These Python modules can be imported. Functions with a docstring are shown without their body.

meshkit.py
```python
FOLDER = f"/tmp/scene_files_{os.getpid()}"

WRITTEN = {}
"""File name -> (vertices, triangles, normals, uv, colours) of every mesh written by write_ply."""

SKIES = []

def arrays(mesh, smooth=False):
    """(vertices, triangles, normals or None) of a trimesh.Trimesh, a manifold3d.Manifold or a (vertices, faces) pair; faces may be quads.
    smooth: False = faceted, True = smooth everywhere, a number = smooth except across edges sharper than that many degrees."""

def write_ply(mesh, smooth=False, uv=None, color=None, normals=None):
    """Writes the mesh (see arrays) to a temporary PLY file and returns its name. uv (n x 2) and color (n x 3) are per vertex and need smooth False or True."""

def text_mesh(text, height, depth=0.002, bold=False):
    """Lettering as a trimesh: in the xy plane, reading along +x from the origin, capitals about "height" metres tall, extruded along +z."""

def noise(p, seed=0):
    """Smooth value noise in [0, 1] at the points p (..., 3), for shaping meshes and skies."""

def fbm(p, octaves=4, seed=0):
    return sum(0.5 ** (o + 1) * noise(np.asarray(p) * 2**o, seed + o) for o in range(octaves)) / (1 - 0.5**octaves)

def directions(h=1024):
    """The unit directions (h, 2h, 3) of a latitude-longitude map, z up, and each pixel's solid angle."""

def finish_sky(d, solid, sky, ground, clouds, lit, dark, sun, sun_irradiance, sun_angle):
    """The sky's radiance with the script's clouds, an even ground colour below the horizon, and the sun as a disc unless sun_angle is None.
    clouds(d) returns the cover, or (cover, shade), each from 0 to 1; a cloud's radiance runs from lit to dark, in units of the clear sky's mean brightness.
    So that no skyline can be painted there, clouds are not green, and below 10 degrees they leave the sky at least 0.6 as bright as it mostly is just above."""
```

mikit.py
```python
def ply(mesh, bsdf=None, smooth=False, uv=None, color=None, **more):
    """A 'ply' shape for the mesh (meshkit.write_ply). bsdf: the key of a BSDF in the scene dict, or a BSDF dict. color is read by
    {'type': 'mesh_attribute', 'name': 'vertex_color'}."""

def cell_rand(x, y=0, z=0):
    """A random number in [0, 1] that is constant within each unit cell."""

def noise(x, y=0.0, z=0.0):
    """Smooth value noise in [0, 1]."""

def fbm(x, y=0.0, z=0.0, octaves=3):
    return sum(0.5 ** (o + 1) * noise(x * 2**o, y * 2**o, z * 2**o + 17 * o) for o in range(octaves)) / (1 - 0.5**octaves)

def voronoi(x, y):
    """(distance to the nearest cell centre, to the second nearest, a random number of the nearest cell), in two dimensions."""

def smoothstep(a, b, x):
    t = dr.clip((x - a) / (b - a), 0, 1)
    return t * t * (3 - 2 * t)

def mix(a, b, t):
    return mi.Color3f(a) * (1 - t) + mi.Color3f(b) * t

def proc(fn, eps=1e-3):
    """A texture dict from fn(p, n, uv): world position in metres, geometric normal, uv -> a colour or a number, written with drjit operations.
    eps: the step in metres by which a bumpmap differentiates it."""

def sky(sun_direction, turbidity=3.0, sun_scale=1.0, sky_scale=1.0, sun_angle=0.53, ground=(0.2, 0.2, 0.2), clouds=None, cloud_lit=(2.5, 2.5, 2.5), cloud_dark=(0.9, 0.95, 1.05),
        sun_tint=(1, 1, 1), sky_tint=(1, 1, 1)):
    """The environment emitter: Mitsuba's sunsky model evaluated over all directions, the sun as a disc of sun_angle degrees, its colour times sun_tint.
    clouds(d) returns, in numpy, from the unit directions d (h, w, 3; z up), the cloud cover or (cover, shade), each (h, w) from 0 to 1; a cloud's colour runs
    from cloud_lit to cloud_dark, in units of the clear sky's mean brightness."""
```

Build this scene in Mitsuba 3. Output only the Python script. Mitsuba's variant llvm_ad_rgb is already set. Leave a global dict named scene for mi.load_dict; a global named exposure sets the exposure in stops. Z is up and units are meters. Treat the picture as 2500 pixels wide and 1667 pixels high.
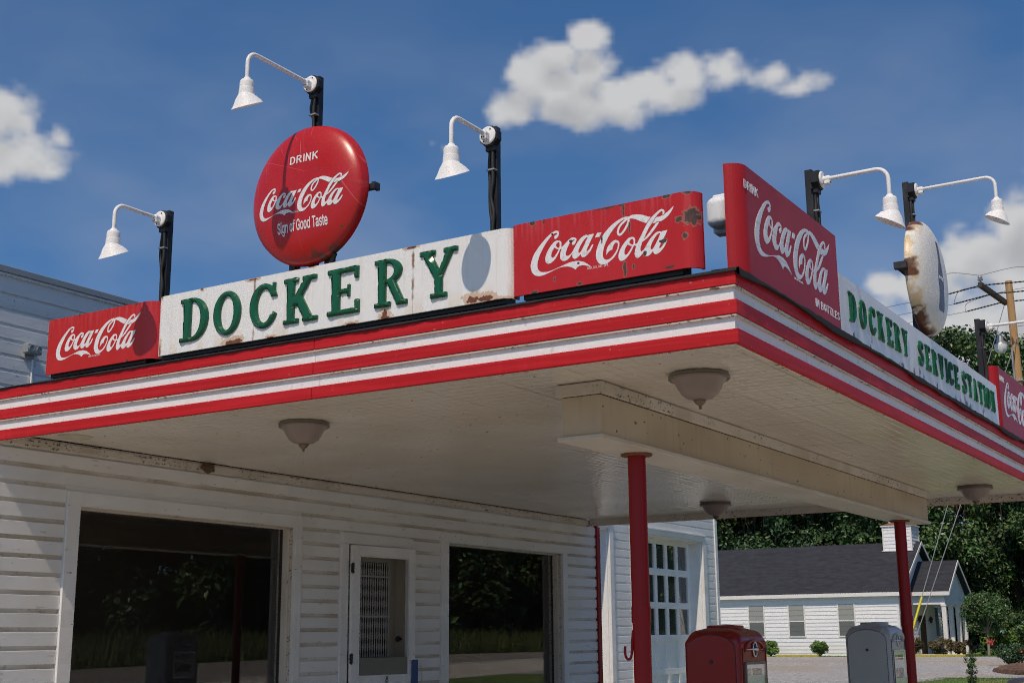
import math, random
import numpy as np, trimesh, mitsuba as mi, drjit as dr, manifold3d as m3
import shapely
from shapely.geometry import Polygon, LineString, Point, box as sbox
from shapely.ops import unary_union
from shapely import affinity
import mikit, meshkit
from mikit import proc, noise, fbm, smoothstep, mix, voronoi, cell_rand
T = mi.ScalarTransform4f
rng = np.random.default_rng(7)
scene, labels = {}, {}

# ---------------------------------------------------------------- camera, sky, exposure
EYE = np.array([-5.7657, -2.2781, 1.6])
yaw, pitch, roll = math.radians(31.733), math.radians(12.875), math.radians(-0.4995)
fw = np.array([math.cos(yaw)*math.cos(pitch), math.sin(yaw)*math.cos(pitch), math.sin(pitch)])
rt = np.cross(fw, [0, 0, 1]); rt /= np.linalg.norm(rt); up = np.cross(rt, fw)
up = -rt*math.sin(roll) + up*math.cos(roll)
scene['camera'] = {'type': 'perspective', 'fov': 2*math.degrees(math.atan(1250/3161.4)), 'fov_axis': 'x', 'near_clip': 0.05, 'far_clip': 2000.0,
                   'to_world': T().look_at(origin=EYE.tolist(), target=(EYE+fw).tolist(), up=up.tolist())}
SUN = (-1.0, -0.17, 1.32)


def sky_clouds(d):
    az = np.degrees(np.arctan2(d[..., 1], d[..., 0])); el = np.degrees(np.arcsin(np.clip(d[..., 2], -1, 1)))
    n = 0.42*meshkit.fbm(d*24 + 3.1, 6, 1) + 0.58*meshkit.fbm(d*64 + 9.0, 5, 5)
    away = np.clip((np.abs((az - 32 + 180) % 360 - 180) - 34)/8, 0, 1)   # the rest of the sky carries the same fair-weather heaps
    far = away*np.clip((meshkit.fbm(d*np.array([5.0, 5.0, 9.0]) + 21.0, 4, 11) - 0.56)*4.2, 0, 0.85)*np.clip((el - 3)/6, 0, 1)
    def body(up):
        b = np.zeros_like(az)
        for a, e, ra, re, k in PUFFS:
            b = np.maximum(b, k*np.exp(-1.1*((((az - a + 180) % 360 - 180)*np.cos(np.radians(el))/(ra*1.2))**2 + ((el + up - e)/(re*1.2))**2)))
        return np.maximum(b, far)
    b = body(0.0); c = np.clip((b*1.5 + (n - 0.5)*3.2*np.clip(.2 + b*2.2, 0, 1) - 0.54)*1.3, 0, 1); c = c*c*(3 - 2*c)*.35 + c*.65
    wisp = meshkit.fbm(d*np.array([8, 8, 13.0]) + 40, 5, 3); veil = 0.20*np.clip((wisp - 0.36)*2.2, 0, 1)*np.clip((30 - el)/11, 0.25, 1)
    s = 0.72*np.clip(body(1.0)*1.15 - 0.62 + (meshkit.fbm(d*30 + np.array([0, 0, 1.0]), 5, 8) - 0.5)*2.2, 0, 1)
    return 1 - (1 - c*0.96)*(1 - veil), s*np.clip(c*1.6 - .4, 0, 1)


PUFFS = [(28.2, 25.9, .95, .75, 1.2), (29.4, 25.2, 1.2, .95, 1.2), (30.6, 24.2, 1.3, 1.0, 1.2), (31.4, 23.1, 1.1, .9, 1.15), (29.2, 23.9, 1.6, 1.2, 1.2), (27.9, 24.7, 1.0, .9, 1.15), (28.6, 23.0, 1.9, .8, 1.2), (26.6, 23.3, 1.7, .95, 1.15), (25.0, 23.7, 1.5, .95, 1.12), (23.4, 24.0, 1.5, .9, 1.05), (21.6, 24.1, 1.6, .75, .95), (19.8, 23.8, 1.5, .6, .85), (18.2, 23.4, 1.2, .45, .7),
         (54.4, 21.2, 1.2, 1.2, 1.15), (53.6, 20.0, 1.6, .9, 1.05), (52.0, 20.8, .5, .6, .9), (55.5, 19.5, 1.5, 1.0, 1.0),
         (9.2, 16.2, 1.3, 1.6, 1.2), (11.0, 15.0, 2.2, 1.4, 1.15), (9.0, 13.8, 3.2, 2.0, 1.1), (12.9, 14.5, 1.8, 1.1, 1.1), (15.2, 14.7, .8, .6, 1.0), (15.6, 13.4, 1.5, .8, .9), (12.5, 12.4, 4.2, 1.6, 1.0),
         (34.9, 21.6, .7, .5, .52), (36.1, 20.2, .7, .4, .5)]
scene['sky'] = mikit.sky(SUN, turbidity=4.0, clouds=sky_clouds, ground=(0.03, 0.03, 0.03), cloud_lit=(2.85, 2.85, 2.85), cloud_dark=(1.35, 1.43, 1.52), sky_tint=(0.70, 1.02, 1.28), sun_tint=(0.98, 0.98, 1.01))
exposure = 1.05

# ---------------------------------------------------------------- mesh helpers
def cat(ms): return trimesh.util.concatenate([m for m in ms if m is not None])
def bx(x0, x1, y0, y1, z0, z1, ch=0.0):
    if ch <= 0:
        m = trimesh.creation.box((abs(x1-x0), abs(y1-y0), abs(z1-z0)))
        m.apply_translation(((x0+x1)/2, (y0+y1)/2, (z0+z1)/2)); return m
    c = np.array([(x0+x1)/2, (y0+y1)/2, (z0+z1)/2]); h = np.array([abs(x1-x0), abs(y1-y0), abs(z1-z0)])/2
    pts = []
    for s in np.array(np.meshgrid([-1, 1], [-1, 1], [-1, 1])).T.reshape(-1, 3):
        for k in range(3):
            q = h - ch; q[k] = h[k]; pts.append(c + s*q)
    return man(m3.Manifold.hull_points(np.array(pts)))
def man(m):
    g = m.to_mesh(); return trimesh.Trimesh(np.array(g.vert_properties[:, :3]), np.array(g.tri_verts), process=False)
def ext(poly, axis, a, b):
    """profile (list of 2-D points, convex or not) extruded along axis from a to b; the profile's two coordinates are the other axes in order."""
    P = Polygon(poly).buffer(0)
    m = trimesh.creation.extrude_polygon(P, b-a, engine='earcut'); v = np.array(m.vertices)
    o = [k for k in range(3) if k != axis]; w = np.zeros_like(v); w[:, axis] = v[:, 2]+a; w[:, o[0]] = v[:, 0]; w[:, o[1]] = v[:, 1]
    m = trimesh.Trimesh(w, m.faces, process=False)
    if axis == 1: m.invert()
    return m
def tube(pts, r, n=10):
    pts = np.array(pts, float); rr = np.broadcast_to(np.asarray(r, float), (len(pts),)); V = []; F = []
    t = np.gradient(pts, axis=0); t /= np.linalg.norm(t, axis=1, keepdims=True)
    ref = np.array([0.0, 0, 1]) if abs(t[0][2]) < .9 else np.array([1.0, 0, 0])
    u = np.cross(t[0], ref); u /= np.linalg.norm(u)
    for i, (p, d) in enumerate(zip(pts, t)):
        u = u - d*(u@d); u /= np.linalg.norm(u); w = np.cross(d, u)
        for k in range(n):
            a = 2*math.pi*k/n; V.append(p + rr[i]*(math.cos(a)*u + math.sin(a)*w))
    for i in range(len(pts)-1):
        for k in range(n):
            a, b = i*n+k, i*n+(k+1) % n; F += [[a, b, b+n], [a, b+n, a+n]]
    V += [pts[0], pts[-1]]; c0, c1 = len(V)-2, len(V)-1
    for k in range(n): F += [[c0, (k+1) % n, k], [c1, (len(pts)-1)*n+k, (len(pts)-1)*n+(k+1) % n]]
    return trimesh.Trimesh(V, F, process=False)
def lathe(prof, n=32):
    """prof: (r, z) from bottom to top."""
    V, F = [], []
    for r, z in prof:
        for k in range(n): V.append((r*math.cos(2*math.pi*k/n), r*math.sin(2*math.pi*k/n), z))
    for i in range(len(prof)-1):
        for k in range(n):
            a, b = i*n+k, i*n+(k+1) % n; F += [[a, b, b+n], [a, b+n, a+n]]
    return trimesh.Trimesh(V, F, process=False)
def at(m, *p): m = m.copy(); m.apply_translation(p); return m
def rot(m, deg, ax, pt=(0, 0, 0)):
    m = m.copy(); m.apply_transform(trimesh.transformations.rotation_matrix(math.radians(deg), ax, pt)); return m
def sweepcurve(P, n=8):
    """Catmull-Rom through the points"""
    P = np.array(P, float); out = []
    for i in range(len(P)-1):
        a, b = P[i], P[i+1]; m0 = (b-(P[i-1] if i else a))/2; m1 = ((P[i+2] if i+2 < len(P) else b)-a)/2
        for k in range(n):
            t = k/n; out.append(a*(2*t**3-3*t*t+1)+m0*(t**3-2*t*t+t)+b*(3*t*t-2*t**3)+m1*(t**3-t*t))
    out.append(P[-1]); return np.array(out)
def polys(s): return [g for g in getattr(s, 'geoms', [s]) if g.area > 1e-9]
def flat(shape, th):
    """shapely shape -> thin solid in xy, z from 0 to th"""
    return cat([trimesh.creation.extrude_polygon(g, th, engine='earcut') for g in polys(shape)])
def onside(m, x, y0, z0):
    """lettering mesh (x right, y up, z out) put on a face that looks towards -x; its left edge at y0 (y falls to the right)"""
    v = np.array(m.vertices); w = np.stack([x - v[:, 2], y0 - v[:, 0], z0 + v[:, 1]], 1); return trimesh.Trimesh(w, m.faces, process=False)
def onfront(m, y, x0, z0):
    """the same on a face that looks towards -y"""
    v = np.array(m.vertices); w = np.stack([x0 + v[:, 0], y - v[:, 2], z0 + v[:, 1]], 1); return trimesh.Trimesh(w, m.faces, process=False)

def num(key):
    if key not in scene and key not in used: used.add(key); return key
    k = 1
    while f'{key}_{k:03d}' in scene or f'{key}_{k:03d}' in used: k += 1
    used.add(f'{key}_{k:03d}'); return f'{key}_{k:03d}'
used = set()
def thing(name, label=None, category=None, group=None):
    k = num(name); labels[k] = {'label': label, 'category': category}
    if group: labels[k]['group'] = group
    return k
def part(parent, name, mesh, mat, smooth=False, label=None, kind=None, **kw):
    k = num(f'{parent}__{name}'); scene[k] = mikit.ply(mesh, mat, smooth=smooth, **kw)
    d = {}
    if label: d['label'] = label
    if kind: d['kind'] = kind
    if d: labels[k] = d
    return k
def whole(name, mesh, mat, label=None, category=None, smooth=False, kind=None, group=None):
    k = num(name); scene[k] = mikit.ply(mesh, mat, smooth=smooth); d = {}
    for a, b in (('label', label), ('category', category), ('kind', kind), ('group', group)):
        if b: d[a] = b
    labels[k] = d; return k

# ---------------------------------------------------------------- materials
def mat(name, **k): scene[name] = {'type': 'twosided', 'b': {'type': 'principled', **k}}; return name
def rgb(*c): return {'type': 'rgb', 'value': list(c)}
def solid(name, c, rough=.5, metal=0.0, **k): return mat(name, base_color=rgb(*c), roughness=rough, metallic=metal, **k)
def bumped(name, fn, scale, **k):
    scene[name] = {'type': 'twosided', 'b': {'type': 'bumpmap', 'arbitrary': proc(fn, eps=2e-3), 'scale': scale, 'b': {'type': 'principled', **k}}}; return name

def blobs(u, v, spots, wob):
    m = mi.Float(0)
    for a, b, ra, rb in spots:
        q = dr.sqrt(dr.square((u-a)/ra) + dr.square((v-b)/rb)) + (wob-.5)*1.3
        m = dr.maximum(m, smoothstep(1.12, .94, q))
    return m

RUST_RED = [(.238, 3.674, .032, .038), (.297, 3.667, .018, .014), (.228, 3.648, .014, .022), (.271, 3.573, .012, .014), (.392, 3.564, .019, .012), (.493, 3.517, .011, .011), (.611, 3.774, .006, .036), (.612, 3.451, .008, .038), (.579, 3.674, .005, .028),
            (1.167, 3.798, .013, .012), (.364, 3.80, .018, .010), (.251, 3.80, .017, .007), (1.157, 3.408, .02, .007), (.88, 3.415, .012, .007), (.561, 3.456, .006, .010), (1.031, 3.46, .007, .011), (.357, 3.422, .023, .007), (.741, 3.639, .004, .028), (1.041, 3.713, .006, .007), (.884, 3.527, .008, .006), (1.094, 3.797, .006, .009), (.927, 3.656, .01, .006),
            (4.80, 3.79, .010, .012), (4.24, 3.785, .012, .006), (4.30, 3.408, .012, .008), (.7, 3.80, .1, .004)]
def w1(p): return fbm(p.x*60+p.y*60, p.y*40-p.x*40, p.z*60, 3)
def red_side(p, n, uv):
    w = w1(p); m = blobs(p.y, p.z, RUST_RED, w); e = blobs(p.y, p.z, [(a, b, ra*1.22+.002, rb*1.22+.002) for a, b, ra, rb in RUST_RED[:16]], w)
    f = fbm(p.y*9, p.z*2.5, 3.0, 3); st = smoothstep(.45, .8, fbm(p.y*70, p.z*5, 1.0, 2))*smoothstep(3.6, 3.81, p.z)
    c = mix((.44, .011, .010), (.50, .022, .022), f); c = mix(c, (.52, .10, .11), st*.35)
    c = mix(c, (.30, .14, .10), e*.8); return mix(c, mix((.045, .028, .024), (.13, .07, .05), w), m)
def logo_white(p, n, uv):
    w = w1(p); m = blobs(p.y, p.z, RUST_RED, w)*smoothstep(1.33, 1.32, p.y); sc = smoothstep(.70, .76, fbm(p.y*40, p.z*40, 2.0, 3))
    return mix(mix((.72, .73, .76), (.55, .50, .48), sc*.6), (.07, .045, .04), m)
RUST_WHITE = [(3.361, 3.412, .054, .017), (3.31, 3.416, .03, .014), (2.169, 3.427, .016, .030), (2.166, 3.41, .03, .012), (1.558, 3.424, .040, .019), (1.466, 3.422, .042, .015), (4.001, 3.437, .007, .038), (1.98, 3.797, .034, .006), (2.724, 3.804, .022, .005), (3.64, 3.80, .010, .008), (3.043, 3.405, .027, .005), (4.005, 3.797, .008, .010), (2.418, 3.405, .034, .005), (1.41, 3.40, .09, .006), (3.2, 3.796, .04, .005)]
def white_side(p, n, uv):
    w = w1(p); m = blobs(p.y, p.z, RUST_WHITE, w); e = blobs(p.y, p.z, [(a, b+.4*rb, ra*1.5+.006, rb*1.7+.006) for a, b, ra, rb in RUST_WHITE], w)
    js = dr.maximum(smoothstep(.014, .003, dr.abs(p.y-3.185)+(w-.5)*.012), smoothstep(.014, .003, dr.abs(p.y-1.966)+(w-.5)*.012))*smoothstep(.35, .6, fbm(p.y*8, p.z*14, 5.0, 2))
    st = smoothstep(.58, .85, fbm(p.y*45, p.z*2.2, 1.0, 3)); run = smoothstep(.6, .75, noise(p.y*22, 7.0))*smoothstep(3.53, 3.42, p.z)
    c = mix((.76, .77, .78), (.62, .60, .55), st*.35); c = mix(c, (.62, .47, .28), run*.28); c = mix(c, (.50, .27, .09), dr.clip(e+js, 0, 1)*.6)
    return mix(c, mix((.10, .035, .018), (.22, .09, .04), w), dr.clip(m+js*.7, 0, 1))
def front_white(p, n, uv):
    st = smoothstep(.55, .8, fbm(p.x*30, p.z*1.5, 1.0, 3)); w = w1(p)
    run = smoothstep(.62, .78, noise(p.x*16, 3.0))*smoothstep(3.56, 3.40, p.z); sp = smoothstep(.68, .73, fbm(p.x*14, p.z*10, 9.0, 3))*smoothstep(3.5, 3.41, p.z)
    c = mix((.72, .73, .74), (.58, .57, .56), st*.3); c = mix(c, (.45, .33, .26), run*.2); return mix(c, (.16, .05, .04), sp)
def front_red(p, n, uv):
    f = fbm(p.x*6, p.z*3, 3.0, 3); sc = smoothstep(.62, .68, fbm(p.x*60, p.z*50, 2.0, 3))*smoothstep(.055, .02, dr.abs(p.x-.30))*smoothstep(.5, .6, noise(p.z*5+3.3))
    return mix(mix((.35, .010, .014), (.39, .018, .024), f), (.45, .22, .22), sc*.7)
def paint_red(p, n, uv):
    s = smoothstep(.35, .75, fbm(p.x*2.5+p.y*2.5, p.z*90, 1.0, 3)); v = smoothstep(.5, .8, fbm((p.x+p.y)*40, p.z*3, 4.0, 2))*smoothstep(.4, .65, noise((p.x+p.y)*1.7, 3.0)); ch = smoothstep(.90, .92, fbm(p.x*50+p.y*50, p.z*60, 7.0, 2))
    c = mix((.44, .008, .012), (.55, .020, .026), s*.6+v*.3); c = c*(.86+.24*fbm((p.x+p.y)*.9, p.z*9, 6.0, 3)); return mix(c, (.6, .3, .25), ch*.6)
def paint_white(p, n, uv):
    s = fbm((p.x+p.y)*3, p.z*30, 1.0, 3); d = smoothstep(.74, .86, fbm((p.x+p.y)*25, p.z*25, 4.0, 3))
    r = smoothstep(.60, .85, fbm((p.x+p.y)*30, p.z*2, 9.0, 3)); return mix(mix(mix((.72, .74, .76), (.80, .81, .82), s), (.66, .65, .62), r*.2), (.45, .40, .34), d*.4)
def grime_cream(p, n, uv):
    g = smoothstep(.42, .75, fbm((p.x+p.y)*3.2, p.z*4, 2.0, 3)); s = smoothstep(.60, .70, fbm((p.x+p.y)*38, (p.x-p.y)*38, p.z*60, 3))*smoothstep(.38, .62, fbm((p.x+p.y)*2.1, (p.x-p.y)*1.3, 8.0, 3))
    return mix(mix((.60, .56, .50), (.46, .41, .33), g*.7), (.07, .05, .035), s*.9)
def cream(p, n, uv):
    g = fbm(p.x*1.7, p.y*1.7, p.z*2, 3); k = smoothstep(.785, .81, fbm(p.x*28, p.y*28, p.z*28, 3)); t = fbm(p.x*.7+5, p.y*.7, p.z*.7, 2)
    c = mix((.60, .56, .50), (.52, .475, .40), smoothstep(.35, .7, g)*.7); c = mix(c, (.50, .45, .36), smoothstep(.5, .7, t)*.35); return mix(c, (.08, .06, .04), k*.85)
def beam_tan(p, n, uv):
    k = smoothstep(.80, .83, fbm(p.x*24, p.y*24, p.z*24, 3)); t = fbm(p.x*1.1, p.y*2, p.z*1.5, 3); r = smoothstep(.55, .8, fbm((p.x+p.y)*22, p.z*1.6, 2.0, 3))
    c = mix((.54, .46, .35), (.44, .36, .26), smoothstep(.3, .7, t)); c = mix(c, (.36, .29, .20), r*.35); return mix(c, (.08, .06, .04), k*.8)
def siding(p, n, uv):
    g = smoothstep(.45, .8, fbm(p.x*3+p.y*2, p.z*2.0, 4.0, 3)); k = smoothstep(.80, .84, fbm(p.x*22, p.y*22, p.z*40, 3)); pe = smoothstep(.76, .79, fbm(p.x*7, p.y*7+3, p.z*26, 4))
    row = cell_rand(dr.floor((p.z-2.616)/.1305+40), dr.floor(p.x*.31))
    c = mix((.73, .74, .75), (.64, .63, .61), g*.5); c = c*(.94+.09*row); c = mix(c, (.40, .38, .36), pe*.5); return mix(c, (.14, .11, .08), k*.7)
def siding_dust(p, n, uv):
    g = fbm(p.x*2.3, p.y*2, p.z*3.0, 3); k = smoothstep(.62, .74, fbm(p.x*30, p.y*30, p.z*30, 3)); c = mix((.66, .64, .60), (.42, .37, .29), smoothstep(.3, .7, g)*.85); return mix(c, (.16, .125, .09), k*.35)
def siding_bump(p, n, uv):
    return fbm(p.x*2.0, p.z*70, p.y*5, 3) + .6*smoothstep(.6, .7, fbm(p.x*10, p.z*35, 3.0, 3))
def button_red(p, n, uv):
    s = mi.Float(0)
    for k, (ca, sa, f, o) in enumerate(((.93, .36, 38, 0), (.55, .83, 33, 3), (.78, -.62, 36, 8), (.2, .98, 30, 12))):
        a = p.y*ca+p.z*sa; b = -p.y*sa+p.z*ca
        ln = noise(a*2.4+o, b*130+o); s = dr.maximum(s, smoothstep(.90, .97, ln)*smoothstep(.45, .6, noise(a*5+o, b*11)))
    low = smoothstep(3.96, 3.86, p.z+.05*(w1(p)-.5))*smoothstep(2.95, 2.5, p.y+.25*(p.z-3.8)); k = smoothstep(.89, .91, fbm(p.y*26, p.z*26, 3.0, 2))
    c = mix(mix((.43, .010, .011), (.47, .016, .018), fbm(p.y*5, p.z*5, 2.0, 3)), (.62, .24, .20), s*.45)
    return mix(mix(c, (.05, .035, .025), smoothstep(.40, .62, fbm(p.y*24, p.z*24, 1.0, 3)+(low-.55)*.6)*low), (.12, .05, .03), k)
def disc_white(p, n, uv):
    r = dr.sqrt(dr.square(p.x-4.0)+dr.square(p.z-4.24)); w = fbm(p.x*16, p.y*16, p.z*16, 4); ang = fbm(p.x*4.5+3, 2.0, p.z*4.5, 2)
    edge = smoothstep(.395, .447, r+(w-.5)*.10); pat = smoothstep(.56, .63, ang + .22*smoothstep(4.05, 3.85, p.z) + .16*smoothstep(4.60, 4.66, p.z) - .04); m = edge*pat*smoothstep(.42, .54, w+.1*edge)
    y = smoothstep(.37, .44, r+(w-.5)*.08)*smoothstep(3.95, 3.7, p.x)*smoothstep(.38, .55, fbm(p.x*9+2, p.y*9, p.z*9, 3))
    c = mix((.76, .75, .72), (.68, .65, .57), fbm(p.x*6, 1.0, p.z*6, 3)*.5); c = mix(c, (.55, .36, .12), y*.7)
    return mix(c, mix((.05, .022, .015), (.16, .06, .03), w), m)
def shingle(p, n, uv):
    r = dr.floor(p.z*13); t = cell_rand(dr.floor(p.y*3.4+3*cell_rand(r)), r); s = noise(p.y*1.6, p.z*26); return mix((.013, .0145, .020), (.036, .040, .053), t*.45+s*.4+.15*noise(p.y*9, p.z*30))
def gravel(p, n, uv):
    d, e, k = voronoi(p.x*16, p.y*16); b = fbm(p.x*.35, p.y*.35, 1.0, 4); f = fbm(p.x*3, p.y*3, 2.0, 3)
    c = mix((.13, .13, .135), (.32, .32, .325), k*.8+f*.3-.1); c = mix(c, (.21, .18, .14), smoothstep(.5, .68, b)*.7); return c*(.72+.5*smoothstep(0, .5, e-d))
def apron(p, n, uv):
    d, e, k = voronoi(p.x*30, p.y*30); f = fbm(p.x*.8, p.y*.8, 2.0, 4); return mix((.30, .27, .23), (.42, .39, .34), k*.4+f*.6)
def lawn(p, n, uv):
    f = fbm(p.x*1.2, p.y*1.2, 2.0, 4); k = noise(p.x*30, p.y*30); g = mix((.045, .085, .018), (.10, .15, .035), f*.7+k*.3); return mix(g, (.22, .18, .08), smoothstep(.58, .75, fbm(p.x*.5, p.y*.5, 6.0, 3))*.6)
def asphalt(p, n, uv): return mix((.14, .13, .115), (.21, .195, .17), fbm(p.x*2, p.y*2, 1.0, 4)*.6+noise(p.x*60, p.y*60)*.4)
def mulch(p, n, uv):
    d, e, k = voronoi(p.x*22, p.y*14); return mix((.035, .02, .014), (.13, .075, .05), k)
def wood(p, n, uv):
    g = fbm(p.x*40+p.y*40, p.z*1.2, 1.0, 3); kn = smoothstep(.72, .8, fbm(p.x*8+p.y*8, p.z*2.5, 4.0, 2)); return mix(mix((.36, .20, .085), (.52, .34, .17), g), (.14, .07, .03), kn)
def metal_steel(p, n, uv): return mix((.016, .017, .02), (.05, .05, .055), smoothstep(.45, .75, fbm(p.x*9, p.y*9, p.z*5, 3)))
def pump_dirt(p, n, uv): return mix((.30, .31, .32), (.36, .37, .38), fbm(p.x*6, p.y*6, p.z*3, 3))

ENAM = dict(roughness=.28, specular=.5)
mat('m_red_side', base_color=proc(red_side), **ENAM); mat('m_logo_white', base_color=proc(logo_white), **ENAM)
mat('m_white_side', base_color=proc(white_side), **ENAM); mat('m_white_front', base_color=proc(front_white), **ENAM); mat('m_red_front', base_color=proc(front_red), roughness=.4, specular=.3)
mat('m_button', base_color=proc(button_red), roughness=.30); mat('m_disc', base_color=proc(disc_white), roughness=.38, specular=.4)
mat('m_paint_red', base_color=proc(paint_red), roughness=.5, specular=.3); mat('m_paint_white', base_color=proc(paint_white), roughness=.5)
mat('m_grime', base_color=proc(grime_cream), roughness=.6); mat('m_beam_side', base_color=proc(beam_tan), roughness=.55); mat('m_cream', base_color=proc(cream), roughness=.42)
mat('m_tin', base_color=proc(cream), roughness=.16, specular=.6)
mat('m_siding_groove', base_color=proc(siding_dust), roughness=.6)
bumped('m_siding', siding_bump, .0009, base_color=proc(siding), roughness=.5)
mat('m_shingle', base_color=proc(shingle), roughness=.85); mat('m_gravel', base_color=proc(gravel), roughness=.9); mat('m_apron', base_color=proc(apron), roughness=.9)
mat('m_lawn', base_color=proc(lawn), roughness=.9); mat('m_asphalt', base_color=proc(asphalt), roughness=.8); mat('m_mulch', base_color=proc(mulch), roughness=.95)
mat('m_wood', base_color=proc(wood), roughness=.8); mat('m_steel', base_color=proc(metal_steel), roughness=.45, specular=.4); mat('m_pump_grey', base_color=proc(pump_dirt), roughness=.28)
solid('m_white_plain', (.74, .74, .73), .5); solid('m_lamp', (.82, .82, .83), .5, specular=.3); solid('m_green', (.006, .095, .042), .25)
solid('m_post', (.26, .003, .006), .35, specular=.35); solid('m_pump_red', (.21, .002, .004), .2); solid('m_chrome', (.75, .75, .76), .15, 1.0)
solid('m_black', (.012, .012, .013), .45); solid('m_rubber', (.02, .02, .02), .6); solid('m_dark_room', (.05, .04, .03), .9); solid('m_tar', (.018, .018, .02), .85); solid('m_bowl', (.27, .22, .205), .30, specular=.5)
solid('m_old_brass', (.20, .16, .11), .4, .6); solid('m_rim', (.20, .18, .15), .5, .3); solid('m_rusty', (.17, .075, .035), .8); solid('m_blue', (.02, .06, .20), .4); solid('m_coping', (.33, .36, .38), .45, .3)
solid('m_print_dark', (.10, .085, .11), .35); solid('m_yellow', (.62, .52, .02), .45); solid('m_galv', (.42, .43, .44), .45, .5); solid('m_vinyl', (.76, .77, .79), .5); solid('m_pane_grey', (.14, .15, .145), .2); solid('m_blind', (.30, .31, .30), .5); solid('m_inner_door', (.30, .27, .22), .5); solid('m_grille', (.34, .34, .33), .4); solid('m_pane_reflect', (.055, .075, .062), .8); solid('m_door_brown', (.06, .03, .018), .5)
solid('m_concrete', (.40, .38, .34), .9); solid('m_yellow_kerb', (.45, .38, .10), .8); solid('m_dial', (.62, .64, .60), .4); solid('m_bin', (.045, .045, .05), .4); solid('m_mud', (.12, .08, .05), .95); solid('m_soffit_tan', (.46, .42, .34), .7)
scene['m_glass'] = {'type': 'thindielectric', 'int_ior': 1.5}
mat('m_leaf', base_color={'type': 'mesh_attribute', 'name': 'vertex_color'}, roughness=.42, specular=.5)
LEAF = {'m_leaf_dark': (.038, .078, .030), 'm_leaf_mid': (.058, .108, .034), 'm_leaf_light': (.10, .175, .038), 'm_leaf_red': (.105, .080, .036), 'm_flower': (.62, .10, .09)}
for nm, c in (('m_grass', (.085, .15, .035)), ('m_bark', (.06, .048, .036)), ('m_pale_bark', (.30, .25, .19)), ('m_tall_grass', (.11, .14, .045))): solid(nm, c, .8)

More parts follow.
